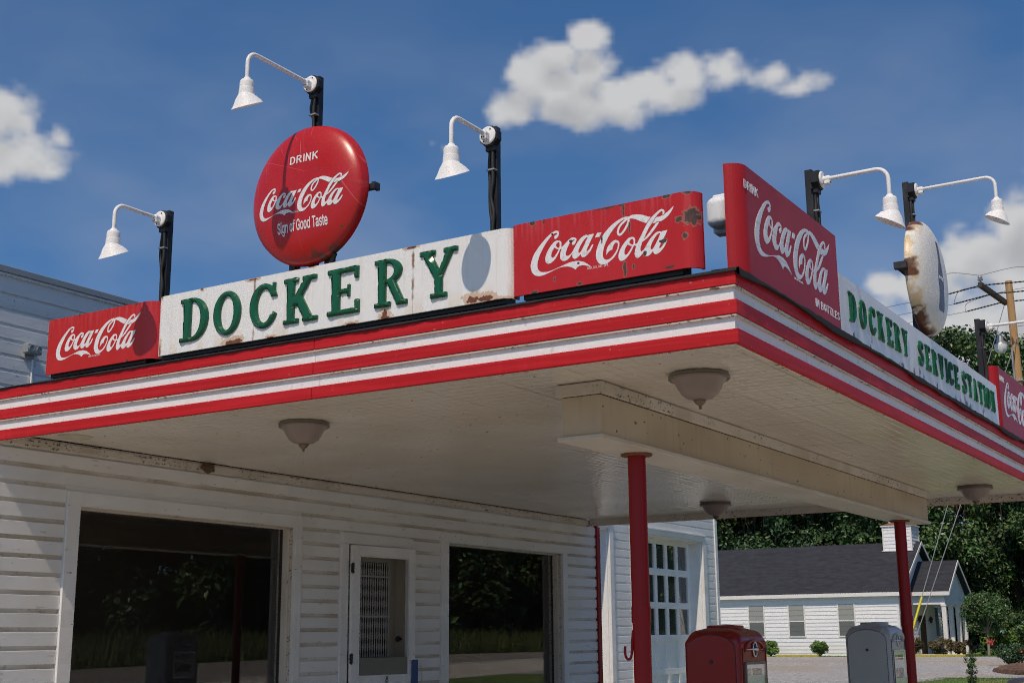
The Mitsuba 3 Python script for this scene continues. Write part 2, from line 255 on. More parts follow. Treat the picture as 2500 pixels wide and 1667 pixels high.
# ---------------------------------------------------------------- the setting
def gz(x, y=0):
    t = np.clip((np.asarray(x, float)-12)/45, 0, 1); return .57*t*t*(3-2*t)
def sheet(x0, x1, y0, y1, dz, nx=40, ny=20, wob=0.0, thick=0.0):
    X, Y = np.meshgrid(np.linspace(x0, x1, nx), np.linspace(y0, y1, ny), indexing='ij')
    if wob:
        X[[0, -1]] += (meshkit.noise(np.stack([Y[[0, -1]]*.9, X[[0, -1]], 0*Y[[0, -1]]], -1))-.5)*wob; Y[:, [0, -1]] += (meshkit.noise(np.stack([X[:, [0, -1]]*.7, Y[:, [0, -1]], 0*X[:, [0, -1]]+3], -1))-.5)*wob
    V = np.stack([X, Y, gz(X)+dz], -1).reshape(-1, 3); F = []
    for i in range(nx-1):
        for j in range(ny-1):
            a = i*ny+j; F += [[a, a+ny, a+ny+1], [a, a+ny+1, a+1]]
    return trimesh.Trimesh(V, F, process=False)
def big_ground():
    xs = np.concatenate([[-900, -200, -60, -20, 0, 10], np.linspace(12, 58, 24), [62, 80, 120, 300, 900]]); ys = np.array([-900, -200, -80, -40, -20, -8, 0, 10, 20, 40, 80, 300, 900.0])
    X, Y = np.meshgrid(xs, ys, indexing='ij'); ny = len(ys); V = np.stack([X, Y, gz(X)], -1).reshape(-1, 3)
    F = [f for i in range(len(xs)-1) for j in range(ny-1) for f in ([i*ny+j, (i+1)*ny+j, (i+1)*ny+j+1], [i*ny+j, (i+1)*ny+j+1, i*ny+j+1])]
    return trimesh.Trimesh(V, F, process=False)
def struct(name, m, mt): whole(name, m, mt, kind='structure')
struct('ground', big_ground(), 'm_lawn')
struct('gravel_lot', sheet(14, 57.0, 8.0, 44, .008, 60, 24, .8), 'm_gravel')
struct('front_lot', sheet(15.0, 57, -20, -12.2, .006, 30, 8), 'm_apron')
struct('gravel_drive', sheet(35.5, 57.0, -12, 8.3, .012, 40, 14, 1.2), 'm_gravel')
struct('station_apron', sheet(-30, 15, -20, 7.5, .006, 30, 20, .5), 'm_apron')
struct('road', sheet(-80, 220, -36, -20.3, .006, 60, 8), 'm_asphalt')
struct('road_edge_line', sheet(-80, 220, -20.9, -20.6, .010, 60, 2), 'm_white_plain')
mb = lathe([(2.6, -.1), (2.5, .08), (2.0, .2), (1.2, .26), (.01, .28)], 40); mb.vertices[:, 0] *= 1.9; mb.vertices[:, 2] += (meshkit.noise(np.array(mb.vertices)*2)-.5)*.06
struct('mulch_bed', at(mb, 42.0, 5.2, float(gz(41))+.0), 'm_mulch')

# ---------------------------------------------------------------- canopy
ZB, ZT, ZS = 2.9826, 3.3426, 3.0634
Zr = [2.9826, 3.0529, 3.1287, 3.2001, 3.2774, 3.3426]; XE, YE = 8.968, 7.48
cn = thing('canopy', 'flat white canopy with red and white striped edge in front of the station', 'canopy')
for r in (0, 2, 4):
    z0, z1 = Zr[r], Zr[r+1]; o = {0: .012, 2: .004, 4: 0}[r]
    for a, b in ((0.0, 2.670+o), (2.674+o, YE)): part(cn, 'red_fascia_board', bx(0, .03, a, b, z0, z1, .002), 'm_paint_red')
    for a, b in ((.0305, 3.088+o), (3.094+o, 6.017), (6.023, XE)): part(cn, 'red_fascia_board', bx(a, b, -.001, .029, z0, z1, .002), 'm_paint_red')
    part(cn, 'red_fascia_board', bx(XE-.03, XE, .0295, YE, z0, z1, .002), 'm_paint_red')
for r in (1, 3):
    z0, z1 = Zr[r], Zr[r+1]; o = .018*r
    for a, b in ((.024, 2.62+o), (2.623+o, YE)): part(cn, 'white_fascia_board', bx(.024, .05, a, b, z0, z1), 'm_paint_white')
    for a, b in ((.0505, 3.04+o), (3.043+o, 5.97+o), (5.973+o, XE-.02)): part(cn, 'white_fascia_board', bx(a, b, .0235, .05, z0, z1), 'm_paint_white')
    part(cn, 'drip_moulding', cat([bx(.005, .024, .006, YE, z1-.013, z1-.0005, .003), bx(.0245, XE-.005, .0055, .0235, z1-.013, z1-.0005, .003)]), 'm_grime')
part(cn, 'inner_edge_board', cat([bx(.0305, .05, .0295, 5.66, ZB+.002, ZS+.01), bx(.0505, XE-.05, .0295, .05, ZB+.002, ZS+.01), bx(XE-.05, XE-.0305, .0295, 5.66, ZB+.001, ZS+.01)]), 'm_grime')
part(cn, 'roof_deck', bx(.0505, XE-.04, .0505, YE-.02, ZS+.012, ZT-.004), 'm_dark_room')
xs = [.051, .62, 1.205, 1.80, 2.39, 2.98, 3.565, 4.15, 4.75, 5.34, 5.93, 6.52, 7.11, 7.70, 8.30, XE-.051]; ys = [.051, .218, .70, 1.21, 1.72, 2.235, 2.746, 3.257, 3.77, 4.28, 4.79, 5.11, 5.66]
pr = random.Random(3)
def pressed(x0, x1, y0, y1, z, n=.0975, m=.0852, up=.0035):
    """ceiling panel with rows of small raised squares pressed into it"""
    V, F = [], []
    def quad(a, b, c, d): k = len(V); V.extend([a, b, c, d]); F.extend([[k, k+2, k+1], [k, k+3, k+2]])
    def pad(a, b, c, d, e=.010):
        o = [(a+.003, c+.003), (b-.003, c+.003), (b-.003, d-.003), (a+.003, d-.003)]; i = [(a+e, c+e), (b-e, c+e), (b-e, d-e), (a+e, d-e)]
        for k in range(4): l = (k+1) % 4; quad((*o[k], z+up), (*o[l], z+up), (*i[l], z), (*i[k], z))
        t = z-pr.uniform(.0012, .0028); cxy = ((a+b)/2+pr.uniform(-.008, .008), (c+d)/2+pr.uniform(-.008, .008)); k = len(V); V.extend([(*q, z) for q in i]+[(*cxy, t)]); F.extend([[k+4, k+(j+1) % 4, k+j] for j in range(4)])
    quad((x0, y0, z+up), (x1, y0, z+up), (x1, y1, z+up), (x0, y1, z+up)); quad((x0, y1, z+.011), (x1, y1, z+.011), (x1, y0, z+.011), (x0, y0, z+.011))
    for a, b in (((x0, y0), (x1, y0)), ((x1, y0), (x1, y1)), ((x1, y1), (x0, y1)), ((x0, y1), (x0, y0))): quad((*b, z+up), (*a, z+up), (*a, z+.011), (*b, z+.011))
    nx, ny = max(1, round((x1-x0)/n)), max(1, round((y1-y0)/m))
    for a in range(nx):
        for b in range(ny): pad(x0+(x1-x0)*a/nx, x0+(x1-x0)*(a+1)/nx, y0+(y1-y0)*b/ny, y0+(y1-y0)*(b+1)/ny)
    return trimesh.Trimesh(V, F, process=False)
for i in range(len(xs)-1):
    for j in range(len(ys)-1):
        d = pr.uniform(-.0012, .0012); g = .0022 + .0022*(pr.random() < .4)
        m = pressed(xs[i]+g, xs[i+1]-g, ys[j]+.0012, ys[j+1]-g*.8, ZS+d); m = rot(m, pr.uniform(-.12, .12), (0, 1, 0), ((xs[i]+xs[i+1])/2, 0, ZS))
        part(cn, 'ceiling_panel', m, 'm_tin')
# tar edge of the roof, hanging unevenly over the top board
def tar_edge(a, b, side):
    n = 220; t = np.linspace(a, b, n); w = (meshkit.fbm(np.stack([t*1.4, 0*t+side*9, 0*t], -1), 3)-.5); w2 = meshkit.fbm(np.stack([t*14, 0*t+side*9, 0*t], -1), 2)-.5
    amp, base, d = (.085, -.018, -.022) if side else (.012, .0, -.010)
    zl = ZT + base + w*amp + w2*.008; dd = d + w2*.008*(1+side); P = []
    for tt, z, o in zip(t, zl, dd):
        pts = [(.12, ZT+.016), (o, ZT+.012), (o-.004, z+.004), (o, z), (o+.008, z+.002), (.0, ZT-.002), (.12, ZT-.002)]
        P.append([(tt, q, zz) if side else (q, tt, zz) for q, zz in pts])
    V = np.array(P).reshape(-1, 3); k = 7; F = [f for i in range(n-1) for j in range(k) for f in ([i*k+j, i*k+(j+1) % k, (i+1)*k+(j+1) % k], [i*k+j, (i+1)*k+(j+1) % k, (i+1)*k+j])]
    m = trimesh.Trimesh(V, F, process=False); return m
part(cn, 'tar_roof_edge', tar_edge(-.012, YE, 0), 'm_tar'); part(cn, 'tar_roof_edge', tar_edge(-.012, XE, 1), 'm_tar')
part(cn, 'roof_membrane', bx(.119, XE, .119, YE, ZT-.003, ZT+.0155), 'm_tar')
bm = part(cn, 'beam', bx(.85, 8.11, 1.212, 1.454, 2.75, ZS), 'm_dark_room', label='long boxed white beam under the canopy ceiling')
part(bm, 'side_board', bx(.848, 8.115, 1.206, 1.2115, 2.754, 2.983), 'm_beam_side'); part(bm, 'side_board', bx(.848, 8.115, 1.4545, 1.46, 2.754, 2.983), 'm_beam_side')
part(bm, 'end_board', bx(.842, .8475, 1.205, 1.461, 2.754, 2.983), 'm_beam_side'); part(bm, 'end_board', bx(8.1155, 8.12, 1.205, 1.461, 2.754, 2.983), 'm_beam_side')
for q in ((.815, .8415, 1.178, 1.488), (.842, 8.14, 1.178, 1.2045), (.842, 8.14, 1.4615, 1.488)): part(bm, 'top_trim', bx(*q, 2.987, ZS-.005, .004), 'm_grime')
part(bm, 'bottom_trim', bx(.818, 8.14, 1.182, 1.484, 2.722, 2.7495, .004), 'm_cream')

for i, (x, lab) in enumerate(((1.555, 'red round steel post holding the near end of the beam, with a hook'), (7.495, 'red round steel post beside the white fuel pump'))):
    t = thing('canopy_post', lab, 'post', 'red posts under the canopy beam'); y = 1.333
    part(t, 'shaft', at(lathe([(.055, .0), (.055, 1.68), (.060, 1.685), (.0605, 1.775), (.0565, 1.785), (.0565, 2.71)], 28), x, y, 0), 'm_post', smooth=40)
    part(t, 'flange', at(lathe([(.001, 2.709), (.098, 2.709), (.10, 2.712), (.10, 2.7195), (.098, 2.7215), (.001, 2.7215)], 32), x, y, 0), 'm_rusty', smooth=30)
    if i == 0: part(t, 'hook', tube(sweepcurve([(x-.507*q, y+.862*q, z) for q, z in ((.053, 1.64), (.060, 1.58), (.063, 1.52), (.070, 1.478), (.086, 1.466), (.101, 1.482), (.106, 1.515), (.103, 1.545))]), .008, 8), 'm_post', smooth=True)
bowl = lathe([(.001, -.155), (.03, -.153), (.075, -.142), (.105, -.118), (.125, -.085), (.14, -.055), (.158, -.035), (.165, -.028)], 40)
rim = lathe([(.15, -.034), (.172, -.036), (.178, -.028), (.171, -.021), (.176, -.014), (.170, -.007), (.168, 0), (.001, 0)], 40)
fin = lathe([(.001, -.206), (.007, -.203), (.010, -.196), (.006, -.189), (.014, -.182), (.026, -.172), (.036, -.158), (.034, -.150), (.001, -.148)], 24)
for x, y, lab in ((.98, .637, 'ceiling light at the outer near corner of the canopy, largest in view'), (1.0, 3.60, 'ceiling light near the station window under the left half of the canopy'), (7.87, 3.48, 'small ceiling light at the far end of the canopy, behind the red post'), (7.91, .66, 'ceiling light at the far right end of the canopy')):
    t = thing('ceiling_light', lab, 'lamp', 'bowl lights under the canopy'); z = ZS-.0015
    part(t, 'rim', at(rim, x, y, z), 'm_rim', smooth=30); part(t, 'bowl', at(bowl, x, y, z), 'm_bowl', smooth=50); part(t, 'finial', at(fin, x, y, z), 'm_old_brass', smooth=40)
whole('ceiling_patch', at(lathe([(.001, -.004), (.10, -.005), (.118, -.007), (.125, -.003), (.125, .002)], 36), .55, 5.40, ZS-.0015), 'm_soffit_tan', 'round tan cover plate on the canopy ceiling near the wall at far left', 'cover plate', smooth=30)
ns = trimesh.creation.icosphere(3, .05); ns.vertices *= np.array([1.3, .8, .8]); ns.vertices += (meshkit.fbm(np.array(ns.vertices)*40, 3)-.5)[:, None]*ns.vertices*1.2
whole('mud_nest', at(ns, 2.142, 5.64, 3.02), 'm_mud', 'brown mud nest stuck to the top of the station wall under the canopy', 'nest', smooth=True)

# ---------------------------------------------------------------- the station office
WY = 5.70; H = .1305
def board(x0, x1, zr, za, zb, y=WY):
    """the flat face of one length of drop siding, cut to za..zb; face towards -y"""
    lo, hi = max(za, zr+.0015), min(zb, zr+.098)
    return ext([(y, lo), (y, hi-.002), (y+.004, hi), (y+.022, hi), (y+.022, lo)], 0, x0, x1) if hi-lo > .006 else None
def groove(x0, x1, zr, za, zb, y=WY):
    """its hollow upper edge, where dust lies"""
    P = [(y+.004, zr+.0982), (y+.013, zr+.104), (y+.016, zr+.112), (y+.015, zr+.124), (y+.0145, zr+.1318), (y+.0215, zr+.1318), (y+.0215, zr+.0982)]
    return ext(P, 0, x0, x1) if za <= zr+.098 and zb >= zr+.125 else None
st = thing('service_station', 'white clapboard station office with two display windows under the canopy', 'building')
blocks = [(.753, 3.44, .70, 2.708), (3.985, 5.131, .0, 2.601), (5.655, 8.368, .70, 2.706)]
for k in range(-17, 3):
    zr = 2.616 + H*k; zt = min(zr+H-.0003, 2.984)
    segs = [(0.0, 9.14, zr, zt)]
    for a, b, c, d in blocks:
        new = []
        for x0, x1, za, zb in segs:
            if d <= za+.004 or c >= zb or b <= x0 or a >= x1: new.append((x0, x1, za, zb)); continue
            if a > x0: new.append((x0, a, za, zb))
            if b < x1: new.append((b, x1, za, zb))
            if d < zb: new.append((max(a, x0), min(b, x1), d, zb))
        segs = new
    for x0, x1, za, zb in segs:
        if x1-x0 > .02 and zb-za > .006:
            m, g = board(x0+.0008, x1-.0008, zr, za, zb), groove(x0+.0008, x1-.0008, zr, za, zb)
            if m is not None:
                k_ = part(st, 'siding_board', m, 'm_siding')
                if g is not None: part(k_, 'groove', g, 'm_siding_groove')
part(st, 'crown_moulding', ext([(WY, 2.985), (WY-.030, 2.992), (WY-.036, 3.0), (WY-.036, 3.045), (WY-.028, 3.056), (WY-.028, ZS-.004), (WY, ZS-.004)], 0, .051, 8.90), 'm_grime')
core = [bx(0, .88, WY+.022, WY+.1, .1, 3.06), bx(.88, 3.325, WY+.022, WY+.1, 2.60, 3.06), bx(.88, 3.325, WY+.022, WY+.1, .1, .80), bx(3.325, 4.10, WY+.022, WY+.1, .1, 3.06), bx(4.10, 5.06, WY+.022, WY+.1, 2.49, 3.06), bx(5.06, 5.79, WY+.022, WY+.1, .1, 3.06), bx(5.79, 8.25, WY+.022, WY+.1, 2.60, 3.06), bx(5.79, 8.25, WY+.022, WY+.1, .1, .80), bx(8.25, 9.14, WY+.022, WY+.1, .1, 3.06)]
part(st, 'wall_frame', cat(core), 'm_white_plain')
part(st, 'side_wall', bx(9.05, 9.138, WY+.1005, 7.48, .1, 3.4), 'm_white_plain'); part(st, 'side_wall', bx(0.002, .1, WY+.1005, 7.48, .1, 3.06), 'm_white_plain')
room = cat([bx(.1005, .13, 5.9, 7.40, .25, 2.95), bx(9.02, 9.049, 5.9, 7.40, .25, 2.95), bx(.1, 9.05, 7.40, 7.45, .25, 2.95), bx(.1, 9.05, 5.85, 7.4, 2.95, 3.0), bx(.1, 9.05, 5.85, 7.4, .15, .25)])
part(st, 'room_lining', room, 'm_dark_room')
def window(name, x0, x1, o0, o1, zt, lab):
    w = part(st, name, cat([bx(x0, o0, WY-.02, WY+.02, .8, zt, .003), bx(o1, x1, WY-.02, WY+.02, .8, zt, .003), bx(o0+.0005, o1-.0005, WY-.0195, WY+.02, 2.60, zt-.0005, .003)]), 'm_siding', label=lab)
    part(w, 'jamb', cat([bx(o0-.02, o0+.002, WY+.0205, WY+.19, .8, 2.62), bx(o1-.002, o1+.02, WY+.0205, WY+.19, .8, 2.62), bx(o0+.0025, o1-.0025, WY+.0205, WY+.19, 2.597, 2.62), bx(o0+.0025, o1-.0025, WY+.0205, WY+.1, .8, .84)]), 'm_grime')
    part(w, 'stop_bead', cat([bx(o0+.003, o1-.003, WY+.06, WY+.118, 2.583, 2.5965, .002), bx(o1-.024, o1-.0025, WY+.05, WY+.118, .8, 2.582, .002), bx(o0+.0025, o0+.02, WY+.05, WY+.118, .8, 2.582, .002)]), 'm_cream')
    v = np.array([(o0+.02, WY+.13, .84), (o1-.02, WY+.13, .84), (o1-.02, WY+.13, 2.59), (o0+.02, WY+.13, 2.59)])
    k = num(f'{w}__glass'); scene[k] = mikit.ply((v, np.array([[0, 1, 2], [0, 2, 3]])), 'm_glass')
    part(w, 'seal', cat([bx(o1-.05, o1-.024, WY+.119, WY+.128, .84, 2.59)]), 'm_black')
window('display_window', .755, 3.418, .878, 3.325, 2.708, 'large left display window')
window('display_window', 5.657, 8.366, 5.79, 8.25, 2.706, 'right display window beyond the door')
dr_ = part(st, 'doorway', cat([bx(3.987, 4.10, WY-.018, WY+.02, .2, 2.495, .003), bx(5.06, 5.129, WY-.018, WY+.02, .2, 2.495, .003), bx(3.987, 5.129, WY-.024, WY+.02, 2.4955, 2.601, .003)]), 'm_siding')
part(dr_, 'jamb', cat([bx(4.101, 4.12, WY+.021, WY+.2, .2, 2.494), bx(5.04, 5.059, WY+.021, WY+.2, .2, 2.494), bx(4.12, 5.04, WY+.021, WY+.2, 2.47, 2.494)]), 'm_inner_door')
part(dr_, 'inner_door', cat([bx(4.122, 4.26, WY+.13, WY+.17, .2, 2.468), bx(4.93, 5.038, WY+.13, WY+.17, .2, 2.468), bx(4.2605, 4.9295, WY+.13, WY+.17, 2.35, 2.468), bx(4.2605, 4.9295, WY+.13, WY+.17, .2, 1.42)]), 'm_inner_door')
part(dr_, 'door_knob', at(rot(lathe([(.001, 0), (.022, .004), (.030, .018), (.026, .032), (.012, .04), (.012, .06)], 16), 90, (1, 0, 0)), 4.985, WY+.07, 1.60), 'm_black', smooth=40)
tw = []
for i in range(46):
    z = 1.425 + i*.0204; a = i*.62; hw = .009*abs(math.cos(a))+.003; tw.append((hw, z))
V = np.array([q for hw, z in tw for q in ((-hw, 0, z), (0, -.005, z), (hw, 0, z), (0, .005, z))]); F = [f for i in range(len(tw)-1) for j in range(4) for f in ([i*4+j, i*4+(j+1) % 4, i*4+4+(j+1) % 4], [i*4+j, i*4+4+(j+1) % 4, i*4+4+j])]
for i in range(18):
    part(dr_, 'grille_bar', at(trimesh.Trimesh(V, F, process=False), 4.285+i*.0368, WY+.118, 0), 'm_grille', smooth=60)
for z in (1.81, 2.20): part(dr_, 'grille_rail', bx(4.26, 4.93, WY+.108, WY+.1125, z, z+.016), 'm_grille')
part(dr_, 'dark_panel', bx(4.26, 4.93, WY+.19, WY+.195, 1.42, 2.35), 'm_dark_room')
def ajar(m): return rot(m, -3.6, (0, 0, 1), (4.112, WY-.02, 0))
sd = part(st, 'screen_door', ajar(cat([bx(4.112, 4.213, WY-.052, WY-.0205, .25, 2.487, .004), bx(4.968, 5.063, WY-.052, WY-.0205, .25, 2.487, .004), bx(4.2135, 4.9675, WY-.052, WY-.0205, 2.39, 2.487, .004), bx(4.2135, 4.9675, WY-.052, WY-.0205, 1.16, 1.262, .004)])), 'm_siding', label='white screen door standing slightly open')
part(sd, 'lower_panel', ajar(bx(4.2135, 4.9675, WY-.040, WY-.033, .3, 1.16)), 'm_cream'); part(sd, 'kick_screen', ajar(bx(4.2135, 4.9675, WY-.040, WY-.036, 1.262, 1.425)), 'm_pane_grey')
part(sd, 'bead', ajar(cat([bx(4.2135, 4.225, WY-.056, WY-.04, 1.263, 2.389), bx(4.956, 4.9675, WY-.056, WY-.04, 1.263, 2.389), bx(4.2255, 4.9555, WY-.056, WY-.04, 2.378, 2.389)])), 'm_siding')
for z in (1.42, 2.264): part(sd, 'hinge', cat([bx(4.085, 4.135, WY-.062, WY-.0525, z-.045, z+.045, .006), at(rot(lathe([(.001, -.05), (.011, -.05), (.011, .05), (.001, .05)], 12), 0, (0, 0, 1)), 4.111, WY-.063, z)]), 'm_black')
part(sd, 'push_plate', ajar(cat([bx(5.0, 5.085, WY-.075, WY-.0525, 1.06, 1.395, .004)])), 'm_blue', label='blue push plate at the edge of the screen door')
part(sd, 'pull_handle', ajar(tube(sweepcurve([(5.075, WY-.07, 1.34), (5.095, WY-.10, 1.33), (5.10, WY-.11, 1.25), (5.10, WY-.11, 1.15), (5.09, WY-.09, 1.10)]), .004, 6)), 'm_galv', smooth=True)
part(sd, 'latch_hook', ajar(cat([at(rot(trimesh.creation.torus(.012, .003, 16, 8), 90, (1, 0, 0)), 4.63, WY-.058, 1.235), at(rot(trimesh.creation.torus(.016, .003, 16, 8), 90, (1, 0, 0)), 4.63, WY-.058, 1.207)])), 'm_black', smooth=True)
ct = part(st, 'corner_trim', bx(9.141, 9.175, WY-.022, WY+.06, .1, 3.0, .003), 'm_post', label='red and cream trim with a downpipe at the far corner of the office')
part(ct, 'cream_strip', bx(9.1755, 9.20, WY+.01, WY+.07, .1, 3.0), 'm_cream'); part(ct, 'downpipe', at(lathe([(.03, .1), (.03, 2.62), (.034, 2.625), (.034, 2.67), (.03, 2.675), (.03, 3.02)], 16), 9.235, WY+.06, 0), 'm_cream', smooth=40)
part(ct, 'red_strip', bx(9.27, 9.325, WY+.03, WY+.09, .1, 3.0, .003), 'm_post'); part(ct, 'white_strip', bx(9.326, 9.35, WY+.05, WY+.1, .1, 3.0), 'm_white_plain')

# ---------------------------------------------------------------- the garage block behind
GY = 7.5; GH = .137
gr = thing('garage', 'taller white clapboard garage block behind the station office', 'building')
def gboard(x0, x1, zr):
    P = [(GY, zr+.002), (GY, zr+.104), (GY+.009, zr+.110), (GY+.014, zr+.117), (GY+.013, zr+GH+.0015), (GY+.024, zr+GH+.0015), (GY+.024, zr+.002)]
    return ext(P, 0, x0, x1)
for k in range(0, 10):
    zr = 4.66-GH*(k+1); c = 1.5+.9*((k*37) % 11)
    if zr > 3.415:
        for a, b in ((-4.0, c-.001), (c+.001, 9.6), (9.603, 17.25)): part(gr, 'siding_board', gboard(a, b, zr), 'm_siding')
for k in range(9, 32):
    zr = 4.66-GH*(k+1)
    for a, b in ((9.36, 10.08), (13.084, 13.712), (16.826, 17.25)): part(gr, 'siding_board', gboard(a, b, min(zr, 3.412-GH) if k == 9 else zr), 'm_siding')
part(gr, 'wall_frame', cat([bx(-4, 17.25, GY+.0245, GY+.26, 3.31, 4.80), bx(-4, 10.2, GY+.0245, GY+.26, .1, 3.309), bx(12.957, 13.85, GY+.0245, GY+.26, .1, 3.309), bx(16.67, 17.25, GY+.0245, GY+.26, .1, 3.309)]), 'm_white_plain')
part(gr, 'frieze_board', bx(-4, 17.25, GY-.006, GY+.024, 4.662, 4.808), 'm_vinyl'); part(gr, 'drip_strip', bx(-4.02, 17.28, GY-.03, GY+.2, 4.8085, 4.834, .003), 'm_vinyl')
part(gr, 'coping', bx(-4.05, 17.32, GY-.045, GY+.3, 4.8345, 4.895, .004), 'm_coping'); part(gr, 'end_wall', bx(17.0, 17.249, GY+.2605, 18, .1, 4.6), 'm_white_plain')
part(gr, 'corner_board', cat([bx(17.251, 17.36, GY-.02, GY+.1, .1, 4.80, .003)]), 'm_siding')
for a, b in ((12.957, 13.083), (13.713, 13.85), (16.67, 16.825), (10.08, 10.2)): part(gr, 'door_casing', bx(a, b, GY-.02, GY+.03, .1, 3.412, .003), 'm_siding')
for a, b in ((10.201, 12.956), (13.851, 16.669)): part(gr, 'door_head', cat([bx(a, b, GY-.0195, GY+.03, 3.312, 3.412, .003), bx(a-.1, b+.1, GY-.04, GY-.0205, 3.395, 3.425, .003)]), 'm_siding')
part(gr, 'reveal', cat([bx(12.935, 12.9565, GY+.031, GY+.28, .1, 3.311), bx(16.65, 16.6695, GY+.031, GY+.28, .1, 3.311), bx(13.8505, 13.87, GY+.031, GY+.28, .1, 3.311), bx(13.871, 16.649, GY+.031, GY+.28, 3.285, 3.3105), bx(10.2, 12.93, GY+.031, GY+.28, 3.285, 3.3105)]), 'm_paint_white')
part(gr, 'garage_door', bx(10.2, 12.934, GY+.26, GY+.3, .05, 3.284), 'm_white_plain')
gd = part(gr, 'garage_door', cat([bx(13.871, 16.649, GY+.29, GY+.298, .05, 1.60)] + [bx(13.871, 16.649, GY+.26, GY+.305, z0, z1, .004) for z0, z1 in ((3.20, 3.284), (2.655, 2.775), (2.08, 2.19), (1.53, 1.63), (.95, 1.05))] +
          [bx(x, x+.1, GY+.262, GY+.303, .05, 3.205, .004) for x in [13.87+.4475*k-.05*(k > 0) for k in range(6)] + [16.55]]), 'm_paint_white', label='white garage door with three rows of panes')
for r, (z0, z1) in enumerate(((2.775, 3.20), (2.19, 2.655), (1.63, 2.08))):
    for c in range(6):
        x0 = 13.97+.4475*c-.05*(c > 0)+.001; v = np.array([(x0-.02, GY+.285, z0-.01), (x0+.37, GY+.285, z0-.01), (x0+.37, GY+.285, z1+.01), (x0-.02, GY+.285, z1+.01)])
        k = num(f'{gd}__pane'); scene[k] = mikit.ply((v, np.array([[0, 1, 2], [0, 2, 3]])), 'm_glass')
part(gr, 'added_pane_backing', bx(13.9, 16.62, GY+.42, GY+.43, 1.64, 3.2), 'm_pane_reflect'); part(gr, 'dark_interior', cat([bx(13.6, 17.0, 9.5, 9.55, .05, 3.3), bx(13.6, 17.0, GY+.4, 9.5, .0, .05), bx(13.6, 13.65, GY+.4, 9.5, .05, 3.3), bx(16.95, 16.99, GY+.4, 9.5, .05, 3.3), bx(13.6, 17.0, GY+.4, 9.5, 3.3, 3.35)]), 'm_dark_room')  # added sheet behind the panes, tinted green in place of reflected trees
t = thing('flood_light', 'grey twin floodlight box on the garage wall above the canopy at far left', 'floodlight')
part(t, 'housing', bx(1.60, 1.765, GY-.10, GY-.03, 4.135, 4.225, .008), 'm_coping')
for x in (1.64, 1.725): part(t, 'lens', at(rot(lathe([(.001, 0), (.022, 0), (.026, .008), (.026, .014)], 16), 90, (1, 0, 0)), x, GY-.098, 4.18), 'm_galv', smooth=30)
part(t, 'back_plate', bx(1.63, 1.735, GY-.03, GY, 4.10, 4.215, .004), 'm_galv'); part(t, 'conduit', tube([(1.73, GY-.015, 4.13), (1.73, GY-.015, 3.4)], .009, 8), 'm_vinyl', smooth=True)
part(gr, 'roof', bx(-3.9, 17.2, GY+.26, 18, 4.6, 4.7), 'm_tar')

